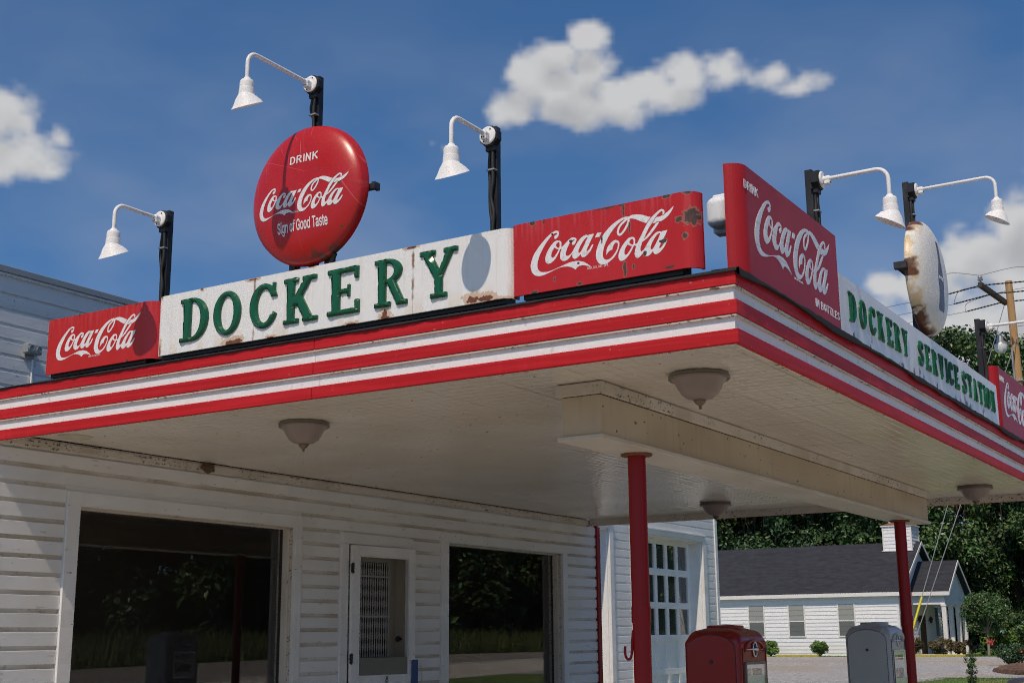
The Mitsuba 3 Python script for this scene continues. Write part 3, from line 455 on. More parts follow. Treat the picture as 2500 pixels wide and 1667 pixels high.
# ---------------------------------------------------------------- lettering
SCRIPT = {
 'C1': '198,256 193,261 180,262 163,256 148,243 118,213 93,179 71,144 57,112 49,77 50,56 59,37 75,25 96,20 122,19 154,23 197,33 242,45 281,54 320,56 354,51 385,40 415,18 c435,0 405,13 374,21 351,21 332,12 c324,1 306,15 281,27 249,33 215,33 176,24 133,11 90,1 61,0 34,8 14,25 2,51 0,83 9,115 27,151 53,183 86,216 121,246 153,267 178,276 194,277 207,267 209,253 203,237 193,227 183,223 177,227 174,237 180,247 192,251',
 'o1': '202,211 184,210 166,200 147,182 128,158 114,132 107,104 110,84 121,73 134,70 150,73 171,86 190,107 207,133 c216,151 c232,149 c231,165 c222,162 226,180 224,197 213,207',
 'h1': '204,198 192,193 186,182 190,171 199,163 c209,160 213,170 214,184 211,195',
 'h2': 'c176,169 162,153 152,130 150,116 155,107 162,104 175,110 191,129 202,146 c206,152 191,157 182,162',
 'ca': 'c216,161 234,167 247,176 261,189 279,202 298,211 316,211 330,203 333,190 328,177 318,165 308,163 302,168 301,177 308,186 318,191 322,194 316,198 303,194 289,186 274,162 261,136 255,118 257,104 268,98 280,101 296,111 309,128 322,149 341,175 363,197 386,210 407,211 c418,205 c422,210 c458,210 439,177 423,151 410,128 404,114 403,106 409,106 423,116 436,133 442,142 451,142 446,129 430,103 411,85 393,74 376,72 365,81 c362,95 347,83 331,73 317,72 305,81 302,96 c303,109 287,91 269,75 250,70 232,73 218,86 214,103 216,124 223,142 c232,151 c216,150',
 'h3': '412,197 399,193 380,175 361,150 348,126 345,112 349,105 358,107 368,118 385,144 401,174 411,190',
 'hy': 'c480,211 c511,210 c496,183 c464,184',
 'C2': '666,276 655,277 626,267 591,250 555,224 522,192 495,153 477,114 468,80 469,50 480,25 497,8 517,3 540,5 567,18 596,40 614,64 626,91 631,114 627,132 613,142 599,144 579,136 558,119 544,97 c538,59 551,74 566,84 c582,87 585,103 596,120 607,128 619,123 621,108 616,90 606,71 588,50 564,32 541,29 524,37 516,56 517,83 525,113 539,143 560,177 587,210 616,237 648,258 672,268',
 'rb': 'c692,270 712,281 735,283 760,280 791,271 821,257 c847,246 831,230 c815,214 784,230 750,249 725,260 706,262 c696,260',
 'r2': 'c880,240 904,239 929,247 951,256 974,270 c1000,289 988,265 967,240 942,221 908,208 883,205 c854,204 867,221',
 'la': '922,284 914,284 891,273 863,254 840,234 816,204 793,166 769,128 c751,98 c734,95 c734,86 c744,84 736,59 732,34 736,16 748,6 762,9 779,23 c791,34 795,21 803,11 818,7 838,16 c855,33 860,16 873,9 896,16 918,34 938,59 c948,80 939,80 931,71 916,53 902,42 895,47 903,63 918,89 938,117 c953,147 c917,145 c914,142 901,148 878,144 856,128 835,108 818,85 800,59 786,46 777,43 771,51 772,66 779,84 785,100 805,111 830,127 856,152 885,184 c902,206 c888,208 872,194 846,166 817,134 c794,115 812,149 832,182 856,210 873,236 896,258 916,270 924,270 927,260 c922,247 c933,249 939,263 934,277',
 'h4': '905,133 895,136 875,120 854,92 841,65 839,50 846,44 858,51 876,78 896,111',
 'o2': '719,144 696,142 676,128 652,103 634,76 623,49 623,25 632,9 649,5 672,15 696,37 716,65 c729,88 c745,86 c748,97 c736,96 738,120 733,137',
 'h5': '718,132 704,126 698,113 705,102 c717,96 724,96 728,114 725,126',
 'h6': 'c688,104 673,86 664,63 663,48 670,39 681,41 699,60 714,82 c718,86 703,91 693,98',
 'lp': '696,271 674,256 649,239 631,218 623,196 625,179 637,172 656,184 677,209 692,234 698,257 690,272 672,272',
}
def _pts(s): return [(*map(float, t.lstrip('c').split(',')), t[0] == 'c') for t in s.split()]
def _spline(pts, closed=True, n=5):
    P = np.array([p[:2] for p in pts]); c = [p[2] for p in pts]; N = len(P); out = []
    for i in range(N if closed else N-1):
        a, b = P[i], P[(i+1) % N]; pm = P[i-1] if (not c[i] and (closed or i > 0)) else a; pn = P[(i+2) % N] if (not c[(i+1) % N] and (closed or i+2 < N)) else b
        ms = [(b-pm)/2, (pn-a)/2]; d = np.linalg.norm(b-a)
        ms = [m*min(1, d/max(np.linalg.norm(m), 1e-9)) for m in ms]
        for k in range(n):
            t = k/n; out.append(a*(2*t**3-3*t*t+1)+ms[0]*(t**3-2*t*t+t)+b*(3*t*t-2*t**3)+ms[1]*(t**3-t*t))
    if not closed: out.append(P[-1])
    return np.array(out)
def script_logo():
    g = {k: Polygon(_spline(_pts(v))).buffer(0) for k, v in SCRIPT.items() if k != 'lp'}
    la = g['la'].difference(g['h4']); gap = g['la'].buffer(5)
    return unary_union([g['C1'], g['o1'].difference(g['h1']).difference(g['h2']), g['ca'].difference(g['h3']), g['hy'], g['C2'], g['rb'].difference(gap), g['r2'].difference(gap), la,
                        g['o2'].difference(g['h5']).difference(g['h6']), LineString(_spline(_pts(SCRIPT['lp']), False)).buffer(7)]).simplify(.6)
LOGO = script_logo()
def logo_shape(w): return affinity.scale(LOGO, w/1000, w/1000, origin=(0, 0))
def words(s, h, width=None, th=.0015, bold=False):
    m = meshkit.text_mesh(s, h, th, bold); v = np.array(m.vertices); v[:, 0] -= v[:, 0].min()
    if width: v[:, 0] *= width/v[:, 0].max()
    return trimesh.Trimesh(v, m.faces, process=False)

SANS = {'D': ['0,0 0,1 .25,1 .48,.86 .55,.5 .48,.14 .25,0 0,0'], 'R': ['0,0 0,1 .3,1 .5,.88 .5,.62 .3,.5 0,.5', '.25,.5 .55,0'], 'I': ['0,0 0,1'], 'N': ['0,0 0,1 .5,0 .5,1'], 'K': ['0,0 0,1', '.5,1 0,.42', '.17,.6 .55,0'],
        'B': ['0,0 0,1 .3,1 .47,.88 .47,.65 .3,.53 0,.53', '.3,.53 .52,.4 .52,.13 .3,0 0,0'], 'O': ['.28,0 .08,.16 0,.5 .08,.84 .28,1 .48,.84 .56,.5 .48,.16 .28,0'], 'T': ['0,1 .52,1', '.26,0 .26,1'], 'L': ['0,1 0,0 .44,0'], 'E': ['.45,0 0,0 0,1 .45,1', '0,.52 .38,.52'],
        'S': ['.47,.84 .36,.97 .2,1 .05,.88 .05,.68 .2,.56 .36,.46 .5,.3 .44,.1 .28,0 .12,.02 0,.16']}
def caps(s, h, width, th=.0018, w=.17):
    """plain sign-painter's capitals"""
    x, out = 0.0, []
    for c in s:
        if c == ' ': x += .38; continue
        g = unary_union([LineString([tuple(map(float, q.split(','))) for q in l.split()]).buffer(w/2, cap_style='square' if c not in 'S' else 'flat', join_style='mitre' if c in 'NKTLEI' else 'round', mitre_limit=2) for l in SANS[c]]); x0 = g.bounds[0]
        out.append(affinity.translate(g, x-x0, 0)); x += g.bounds[2]-x0+.17
    u = unary_union(out); b = u.bounds; return finem(affinity.scale(affinity.translate(u, -b[0], -b[1]), width/(b[2]-b[0]), h/(b[3]-b[1]), origin=(0, 0)), th)
def finem(shape, th=.002, step=.03):
    m = None
    for g in polys(shape):
        cs = m3.CrossSection([np.array(g.exterior.coords)[:-1]] + [np.array(i.coords)[:-1] for i in g.interiors], m3.FillRule.EvenOdd); e = m3.Manifold.extrude(cs, th).refine_to_length(step); m = e if m is None else m + e
    return man(m)
# slab serif letters, one unit high
def ell(cx, cy, rx, ry): return affinity.scale(Point(cx, cy).buffer(1, 48), rx, ry)
def st_(pts, w): return LineString(pts).buffer(w/2, cap_style='flat', join_style='mitre')
def slab(ch, thin=.021):
    B = sbox
    if ch == 'D': s = unary_union([B(0, 0, .34, .12), B(0, .88, .34, 1), B(.09, 0, .29, 1), ell(.30, .5, .40, .5).intersection(B(.29, 0, 1, 1))]).difference(ell(.29, .5, .20, .385).intersection(B(.29, 0, 1, 1)))
    elif ch == 'O': s = ell(.38, .5, .37, .51).difference(ell(.38, .5, .16, .37))
    elif ch == 'C': s = unary_union([ell(.38, .5, .37, .51).difference(ell(.40, .5, .17, .36)).difference(B(.50, .30, 1, .66)), B(.58, .66, .68, 1.0), st_([(.50, .36), (.70, .30)], .0001), Polygon([(.50, .12), (.62, .37), (.72, .30), (.62, .10)])])
    elif ch == 'K': s = unary_union([B(0, 0, .40, .12), B(0, .88, .38, 1), B(.09, 0, .29, 1), st_([(.25, .40), (.62, .95)], .17), st_([(.36, .58), (.64, .05)], .21), B(.46, .88, .82, 1), B(.48, 0, .86, .12)])
    elif ch == 'E': s = unary_union([B(0, 0, .68, .13), B(0, .87, .68, 1), B(.09, 0, .29, 1), B(.25, .44, .48, .56), B(.42, .36, .50, .64), B(.57, .72, .68, 1), B(.58, 0, .70, .30)])
    elif ch == 'R': s = unary_union([B(0, 0, .40, .12), B(0, .88, .34, 1), B(.09, 0, .29, 1), ell(.30, .735, .36, .265).intersection(B(.29, 0, 1, 1.1)), st_([(.40, .52), (.62, .05)], .20), B(.50, 0, .78, .12)]).difference(ell(.29, .735, .16, .15).intersection(B(.29, 0, 1, 1)))
    elif ch == 'Y': s = unary_union([B(.22, 0, .62, .12), B(.32, 0, .52, .5), st_([(.14, .96), (.42, .42)], .20), st_([(.70, .96), (.42, .42)], .15), B(-.02, .88, .36, 1), B(.52, .88, .86, 1)])
    elif ch == 'S': s = unary_union([LineString(sweepcurve([(.60, .78), (.50, .90), (.33, .92), (.17, .82), (.17, .66), (.33, .54), (.50, .44), (.56, .28), (.46, .11), (.30, .08), (.14, .14), (.08, .26)])).buffer(.095, cap_style='flat'), B(.57, .68, .66, 1), B(.0, 0, .09, .34)])
    elif ch == 'V': s = unary_union([st_([(.14, .96), (.42, .04)], .20), st_([(.70, .96), (.42, .04)], .15), B(-.02, .88, .34, 1), B(.52, .88, .86, 1)])
    elif ch == 'I': s = unary_union([B(0, 0, .42, .12), B(0, .88, .42, 1), B(.11, 0, .31, 1)])
    elif ch == 'T': s = unary_union([B(.16, 0, .54, .12), B(.25, 0, .45, 1), B(0, .87, .70, 1), B(0, .70, .10, 1), B(.60, .70, .70, 1)])
    elif ch == 'A': s = unary_union([st_([(.40, .99), (.13, .04)], .15), st_([(.40, .99), (.67, .04)], .20), B(.22, .27, .60, .38), B(-.04, 0, .28, .12), B(.50, 0, .86, .12), B(.27, .88, .5, 1)])
    elif ch == 'N': s = unary_union([B(0, 0, .34, .12), B(0, .88, .26, 1), B(.10, 0, .24, 1), st_([(.14, .97), (.66, .03)], .20), B(.56, 0, .70, 1), B(.46, .88, .82, 1)])
    s = s.buffer(-thin if ch not in 'SN' else -thin*.5).buffer(.008); x0, y0, x1, y1 = s.bounds; return affinity.translate(s, -x0, -y0)
_letters = {}
def raised(ch, w, h, d, thin=.021):
    """a pressed enamel letter: rounded ridge over its outline, on a short upright edge"""
    s = slab(ch, thin); x0, y0, x1, y1 = s.bounds; s = affinity.scale(s, w/x1, h/y1, origin=(0, 0)); m = None
    for g in polys(s):
        cs = m3.CrossSection([np.array(g.exterior.coords)[:-1]] + [np.array(i.coords)[:-1] for i in g.interiors], m3.FillRule.EvenOdd); e = m3.Manifold.extrude(cs, d).refine_to_length(.016); m = e if m is None else m + e
    b = s.boundary
    def warp(V):
        V = np.array(V); top = V[:, 2] > d*.99; q = shapely.distance(shapely.points(V[:, :2]), b); V[top, 2] = d*(.30 + .70*np.sqrt(1-(1-np.clip(q[top]/.020, 0, 1))**2)); return V
    return man(m.warp_batch(warp))

# ---------------------------------------------------------------- signs on the side of the canopy (they look towards -x)
S0, S1 = 3.403, 3.800
def panel_side(y0, y1, r0, r1, z0, z1, th=.006):
    """sheet with ends rolled back; y0 < y1, r0 / r1 the radii of the roll at each end"""
    P = []
    def arc(cy, r, s):
        return [(.03+r*(1-math.cos(a))*1.0, cy + s*r*math.sin(a)) for a in np.linspace(0, math.pi/2, 9)] if r else [(.03, cy)]
    P = list(reversed(arc(y0+r0, r0, -1))) + arc(y1-r1, r1, 1)
    L = LineString(P); full = Polygon(P + [(P[-1][0]+.002, P[-1][1]), (P[0][0]+.002, P[0][1])]).buffer(0)
    strip = L.buffer(th, cap_style='flat', single_sided=False)
    m = cat([trimesh.creation.extrude_polygon(g, z1-z0, engine='earcut') for g in polys(strip)]); m.apply_translation((0, 0, z0)); return m
def back_side(y0, y1, z0, z1):
    return cat([bx(.05, .16, y0, y1, z0-.022, z0+.01), bx(.05, .16, y0, y1, z1-.04, z1-.012), bx(.12, .16, y0, y1, z0+.0105, z1-.0405)])
def feet(parent, ys):
    for y in ys: part(parent, 'foot', bx(.06, .15, y-.035, y+.035, ZT+.014, S0-.0225), 'm_black')

s1 = thing('red_sign', 'small red enamel sign with white script at the far left end of the canopy side', 'sign')
part(s1, 'face', panel_side(4.052, 5.113, .11, 0, S0, 3.793), 'm_red_side', smooth=35); part(s1, 'back_frame', back_side(4.15, 5.09, S0, 3.79), 'm_black')
part(s1, 'script', onside(flat(logo_shape(.822), .002), .0245, 5.018, 3.489), 'm_logo_white'); part(s1, 'small_print', onside(words('REG. U.S. PAT. OFF.', .011, .118), .024, 4.683, 3.478), 'm_logo_white'); feet(s1, (4.99, 4.62, 4.22))
s2 = thing('letter_sign', 'long white enamel sign with seven green letters between two red signs', 'sign')
for a, b, r0, r1 in ((1.302, 1.965, .07, 0), (1.9675, 3.184, 0, 0), (3.1865, 4.045, 0, .06)): part(s2, 'panel', panel_side(a, b, r0, r1, S0, S1+.003), 'm_white_side', smooth=35)
part(s2, 'back_frame', back_side(1.36, 4.0, S0, S1), 'm_black'); feet(s2, (4.0, 3.62, 3.02, 2.72, 2.12, 1.5))
for ch, y0, y1, z in (('D', 3.815, 3.568, 3.464), ('O', 3.522, 3.288, 3.464), ('C', 3.213, 2.990, 3.466), ('K', 2.935, 2.664, 3.464), ('E', 2.588, 2.348, 3.466), ('R', 2.236, 2.000, 3.468), ('Y', 1.912, 1.650, 3.468)):
    part(s2, 'letter', onside(raised(ch, y0-y1, .285, .022), .0235, y0, z), 'm_green', smooth=28)
s3 = thing('red_sign', 'rust-chipped red enamel sign with white script, right of the white letter sign', 'sign')
part(s3, 'face', panel_side(.205, 1.298, .075, .03, S0, 3.807), 'm_red_side', smooth=35); part(s3, 'back_frame', back_side(.30, 1.24, S0, 3.80), 'm_black')
part(s3, 'script', onside(flat(logo_shape(.854), .002), .0245, 1.178, 3.493), 'm_logo_white'); part(s3, 'small_print', onside(words('REG. U.S. PAT. OFF.', .013, .125), .024, .83, 3.483), 'm_logo_white'); feet(s3, (1.0, .62, .36))

def bulge(y, z, cy, cz, R, depth): 
    q = np.clip(np.hypot(y-cy, z-cz)/R, 0, 1); return depth*(1-q**3.2)**.5
def dish(R, depth, n=96):
    prof = [(R-.012, -.03), (R, -.022), (R, -.006)] + [(R*q, depth*(1-q**3.2)**.5) for q in np.concatenate([1-np.linspace(0, .3, 14)[1:]**1.0*1.0, np.linspace(.66, .02, 14)])] + [(.0005, depth)]
    return lathe(prof, n)
CY, CZ, RB_, DB = 2.765, 4.266, .447, .100; BX = .03
def on_button(m, inv=False):
    """flat lettering laid on the dome: thickness runs outward"""
    v = np.array(m.vertices); x = BX - bulge(v[:, 1], v[:, 2], CY, CZ, RB_, DB); v[:, 0] = x - .0025 + (v[:, 0] - v[:, 0].min())*.6; return trimesh.Trimesh(v, m.faces, process=False)
def finew(tm, step=.03):
    mm = m3.Manifold(m3.Mesh(np.array(tm.vertices, np.float32), np.array(tm.faces, np.uint32))); 
    return tm if mm.is_empty() else man(mm.refine_to_length(step))
b1 = thing('round_sign', 'large round domed red sign standing above the white letter sign', 'sign')
dm = rot(dish(RB_, DB), -90, (0, 1, 0)); part(b1, 'dome', at(dm, BX, CY, CZ), 'm_button', smooth=40)
part(b1, 'script', on_button(onside(finem(logo_shape(.70)), 0, 3.10, 4.128)), 'm_logo_white'); part(b1, 'top_word', on_button(onside(caps('DRINK', .060, .222), 0, 2.845, 4.445)), 'm_logo_white')
part(b1, 'bottom_words', on_button(onside(finew(words('Sign of Good Taste', .066, .39, bold=True)), 0, 2.935, 4.02)), 'm_logo_white'); part(b1, 'small_print', on_button(onside(finew(words('REG. U.S. PAT. OFF.', .011, .085)), 0, 2.80, 4.132)), 'm_logo_white')
part(b1, 'bracket', cat([bx(.06, .10, CY-.48, CY+.44, 4.235, 4.265), bx(.055, .11, CY-.485, CY-.462, 4.228, 4.272), bx(.06, .12, 2.90, 2.94, S1-.05, 3.93), bx(.06, .12, 2.62, 2.66, S1-.05, 3.90)]), 'm_steel')
for ya, yb in ((2.92, 2.87), (2.62, 2.56)): part(b1, 'strut', tube([(.06, ya, 3.79), (.04, yb, 3.865)], .016, 8), 'm_black')

# ---------------------------------------------------------------- signs along the front of the canopy (they look towards -y)
def panel_front(x0, x1, r0, z0, z1, th=.006, y=.03):
    P = ([(x0+r0-r0*math.sin(a), y+r0*(1-math.cos(a))) for a in np.linspace(math.pi/2, 0, 10)] if r0 else [(x0, y)]) + [(x1, y)]
    m = cat([trimesh.creation.extrude_polygon(g, z1-z0, engine='earcut') for g in polys(LineString(P).buffer(th, cap_style='flat'))]); m.apply_translation((0, 0, z0)); return m
def back_front(x0, x1, z0, z1): return cat([bx(x0, x1, .05, .15, z0-.02, z0+.01), bx(x0, x1, .05, .15, z1-.04, z1-.012), bx(x0, x1, .12, .15, z0+.0105, z1-.0405)])
f1 = thing('red_sign', 'tall red sign with white script standing on the front corner of the canopy', 'sign')
part(f1, 'face', panel_front(.195, 1.725, .085, S0-.03, 3.976), 'm_red_front', smooth=35); part(f1, 'back_frame', back_front(.42, 1.70, S0, 3.97), 'm_black')
part(f1, 'script', onfront(flat(logo_shape(1.235), .002), .0245, .355, 3.530), 'm_logo_white'); part(f1, 'top_word', onfront(caps('DRINK', .056, .20), .0238, .235, 3.840), 'm_logo_white')
part(f1, 'bottom_words', onfront(caps('IN BOTTLES', .056, .43), .024, 1.276, 3.434), 'm_logo_white'); part(f1, 'small_print', onfront(words('REG. U.S. PAT. OFF.', .011, .14), .024, .935, 3.520), 'm_logo_white')
part(f1, 'brace', cat([tube([(.20, .17, 3.40), (.12, .32, 3.36)], .014, 8), bx(.2, .26, .06, .15, ZT+.014, S0-.02)]), 'm_black')
f2 = thing('letter_sign', 'long white sign with green letters along the canopy front, seen edge-on', 'sign')
for a, b in ((1.728, 3.262), (3.267, 4.717), (4.722, 6.145)): part(f2, 'panel', panel_front(a, b, 0, S0-.03, 3.749), 'm_white_front', smooth=35)
part(f2, 'back_frame', back_front(1.76, 6.12, S0, 3.745), 'm_black')
xs_ = [1.895, 2.105, 2.311, 2.502, 2.704, 2.889, 3.081]; fl = [(c, x, .155) for c, x in zip('DOCKERY', xs_)] + [(c, x, .15) for c, x in zip('SERVICE', (3.49, 3.688, 3.882, 4.08, 4.275, 4.375, 4.557))] + [(c, x, .155) for c, x in zip('STATION', (4.803, 4.998, 5.19, 5.385, 5.575, 5.665, 5.86))]
for ch, x, w in fl: part(f2, 'letter', onfront(raised(ch, .06 if ch == 'I' else w*.84, .19, .018, .030), .0235, x, 3.478), 'm_green', smooth=28)
f3 = thing('red_sign', 'red sign with white script cut off by the right edge, past the letter sign', 'sign')
part(f3, 'face', panel_front(6.25, 7.82, .07, S0-.03, 3.956), 'm_red_front', smooth=35); part(f3, 'back_frame', back_front(6.5, 7.80, S0, 3.95), 'm_black')
part(f3, 'script', onfront(flat(logo_shape(1.235), .002), .0245, 6.46, 3.525), 'm_logo_white'); part(f3, 'top_word', onfront(caps('DRINK', .056, .20), .024, 6.33, 3.83), 'm_logo_white'); part(f3, 'bottom_words', onfront(caps('IN BOTTLES', .056, .43), .024, 7.37, 3.43), 'm_logo_white')
b2 = thing('round_sign', 'round domed white sign with rusted rim above the front letter sign', 'sign')
DX, DZ = 4.0, 4.24
part(b2, 'dome', at(rot(dish(.447, .125), 90, (1, 0, 0)), DX, .06, DZ), 'm_disc', smooth=40)
def bottle():
    pr_ = [(.028, 0), (.030, .03), (.030, .20), (.036, .26), (.060, .36), (.078, .46), (.080, .54), (.070, .60), (.066, .66), (.074, .72), (.080, .80), (.078, .86), (.06, .88)]
    P = [(w, 0-h) for w, h in pr_]; return Polygon([(w, y) for w, y in P] + [(-w, y) for w, y in reversed(P)]).buffer(.01).buffer(-.01)
bt = affinity.scale(bottle(), .95, .62, origin=(0, 0))
def on_disc(m):
    v = np.array(m.vertices); yb = .06 - bulge(v[:, 0], v[:, 2], DX, DZ, .447, .125); v[:, 1] = yb - .0025 + (v[:, 1]-v[:, 1].min())*.6; return trimesh.Trimesh(v, m.faces, process=False)
part(b2, 'bottle_picture', on_disc(onfront(finem(bt), 0, DX+.0, DZ+.275)), 'm_print_dark')
lg = affinity.rotate(logo_shape(.12), 0, origin=(0, 0)); part(b2, 'bottle_script', at(on_disc(onfront(finem(lg), 0, DX-.06, DZ-.03)), 0, -.0022, 0), 'm_logo_white')
part(b2, 'bracket', cat([bx(DX-.50, DX+.46, .10, .14, 4.22, 4.26), bx(DX-.50, DX-.45, .06, .15, 4.215, 4.265)]), 'm_steel'); part(b2, 'mount', cat([bx(3.98, 4.05, .10, .125, 3.36, 4.2)]), 'm_steel')

# ---------------------------------------------------------------- gooseneck lamps
def ring(c, r, nrm, n=36, flat_=1.0):
    nrm = np.array(nrm, float); nrm /= np.linalg.norm(nrm); a = np.cross(nrm, [0, 1, 0]); a /= np.linalg.norm(a); b = np.cross(nrm, a); return [np.array(c)+r*(math.cos(t)*a+math.sin(t)*b) for t in np.linspace(0, 2*math.pi, n, endpoint=False)]
def loft(rings):
    n = len(rings[0]); V = np.array(rings).reshape(-1, 3); F = [f for i in range(len(rings)-1) for k in range(n) for f in ([i*n+k, i*n+(k+1) % n, (i+1)*n+(k+1) % n], [i*n+k, (i+1)*n+(k+1) % n, (i+1)*n+k])]; return trimesh.Trimesh(V, F, process=False)
def gooseneck(lab, side, pos, zb, zp, reach, bottom, seed):
    """built looking along -x at the origin of the pole line, then turned; pos: place along the canopy edge, zp: height of the plate, reach: x of the shade's axis"""
    q = (lambda m: at(m, 0, pos, 0)) if not side else (lambda m: at(rot(m, 90, (0, 0, 1)), pos, 0, 0))
    t = thing('gooseneck_lamp', lab, 'lamp', 'white gooseneck lamps over the canopy signs'); P = lambda nm, m, mt, s=False: part(t, nm, q(m), mt, smooth=s)
    P('pole', bx(.121, .168, -.024, .024, zb, zp+.075, .003), 'm_steel')
    oc = lathe([(.001, -.028), (.058, -.028), (.064, -.022), (.064, .020), (.058, .024), (.001, .024)], 8); P('junction_box', at(rot(rot(oc, 22.5, (0, 0, 1)), 90, (0, 1, 0)), .098, 0, zp), 'm_black')
    P('box_ear', cat([bx(.085, .12, -.03, .03, zp-.085, zp-.05, .004), bx(.115, .13, .024, .045, zp-.06, zp-.05)]), 'm_black')
    P('plate', at(rot(lathe([(.001, -.002), (.050, -.002), (.053, .002), (.053, .008), (.047, .012), (.001, .013)], 36), -90, (0, 1, 0)), .069, 0, zp), 'm_lamp', 30)
    P('collar', cat([at(rot(lathe([(.001, 0), (.020, 0), (.020, .04), (.017, .043), (.001, .043)], 20), -90, (0, 1, 0)), .058, 0, zp), bx(.015, .050, -.018, .018, zp-.036, zp-.012, .004)]), 'm_lamp', 30)
    for a in (-.008, .008): P('screw', at(rot(lathe([(.001, 0), (.0045, 0), (.0045, .002), (.001, .002)], 10), -90, (0, 1, 0)), .0148, a, zp-.024), 'm_black')
    for a, b in ((-.022, .033), (.022, -.033)): P('screw_hole', at(rot(lathe([(.001, 0), (.0055, 0), (.0055, .002), (.001, .002)], 10), -90, (0, 1, 0)), .0568, a, zp+b), 'm_rusty')
    xr = reach; nz = zp-.172; arc = [(xr+.075-.075*math.sin(a), 0, zp-.075+.075*math.cos(a)) for a in np.linspace(0, math.pi/2, 12)]
    P('arm', tube([(.03, 0, zp), (xr+.12, 0, zp)] + arc + [(xr, 0, zp-.12), (xr, 0, nz-.004)], .0128, 14), 'm_lamp', True)
    P('neck', at(lathe([(.001, .0), (.018, .0), (.021, -.006), (.024, -.012), (.036, -.018), (.041, -.026), (.0425, -.035), (.0425, -.068), (.0445, -.071), (.0455, -.078), (.047, -.115), (.001, -.118)][::-1], 32), xr, 0, nz), 'm_lamp', 25)
    top = (xr, 0, nz-.110); rimc = (xr+.008, 0, nz-.172); nr = (math.sin(math.radians(-27)), 0, math.cos(math.radians(27)))
    R = [ring(top, .0475, (0, 0, 1))]
    for s, r in ((.12, .053), (.35, .066), (.7, .082), (1.0, .0945)):
        c = (np.array(top)*(1-s)+np.array(rimc)*s); nn = np.array((0, 0, 1))*(1-min(1, s*1.4))+np.array(nr)*min(1, s*1.4); R.append(ring(c, r, nn))
    R += [ring(np.array(rimc)-np.array(nr)*.003, .0975, nr), ring(np.array(rimc)-np.array(nr)*.004, .096, nr)] + [ring(np.array(rimc)*s+np.array(top)*(1-s), r, nr) for s, r in ((.97, .092), (.6, .074), (.3, .058))]
    P('shade', loft(R), 'm_lamp', 40)
    r2 = random.Random(seed)
    for k, y0 in enumerate((.012, -.010)):
        zz = np.linspace(zp-.07, bottom, 7); P('conduit', tube(sweepcurve([(.112 - .010*k, (-1)**k*y0*(-1)**k + r2.uniform(-.012, .012)*(0 < i < 6) + .006*math.sin(i), z) for i, z in enumerate(zz)], 5), .0105, 8), 'm_rubber', True)
    P('tie', bx(.088, .122, -.028, .028, zp-.20, zp-.192), 'm_galv')
gooseneck('leftmost gooseneck lamp, low, above the small red sign', 0, 4.109, 3.36, 4.369, -.318, 3.72, 1)
gooseneck('tallest gooseneck lamp, reaching over the round red sign', 0, 2.814, 3.36, 5.029, -.500, 4.5, 2)
gooseneck('gooseneck lamp over the last green letter, right of the round red sign', 0, 1.479, 3.36, 4.389, -.300, 3.75, 3)
gooseneck('gooseneck lamp above the tall corner sign on the canopy front', 1, 1.673, 3.36, 4.331, -.337, 3.85, 4)
gooseneck('gooseneck lamp over the round white sign', 1, 4.020, 3.36, 4.961, -.515, 4.5, 5)
gooseneck('gooseneck lamp at the right edge, its shade cut off by the frame', 1, 6.205, 3.36, 4.312, -.320, 3.7, 6)
t = thing('junction_box', 'pale rounded electrical box behind the tall corner sign', 'electrical box')
part(t, 'box', bx(.755, .84, .33, .42, 3.80, 4.03, .01), 'm_vinyl'); part(t, 'cover', man(m3.Manifold.hull_points(np.vstack([np.array(trimesh.creation.icosphere(2, .05).vertices)+c for c in ((.725, .36, 3.95), (.725, .385, 3.95), (.725, .36, 3.87), (.725, .385, 3.87))]))), 'm_vinyl', smooth=40); part(t, 'bracket', bx(.80, .8395, .152, .329, 3.86, 3.92), 'm_steel')

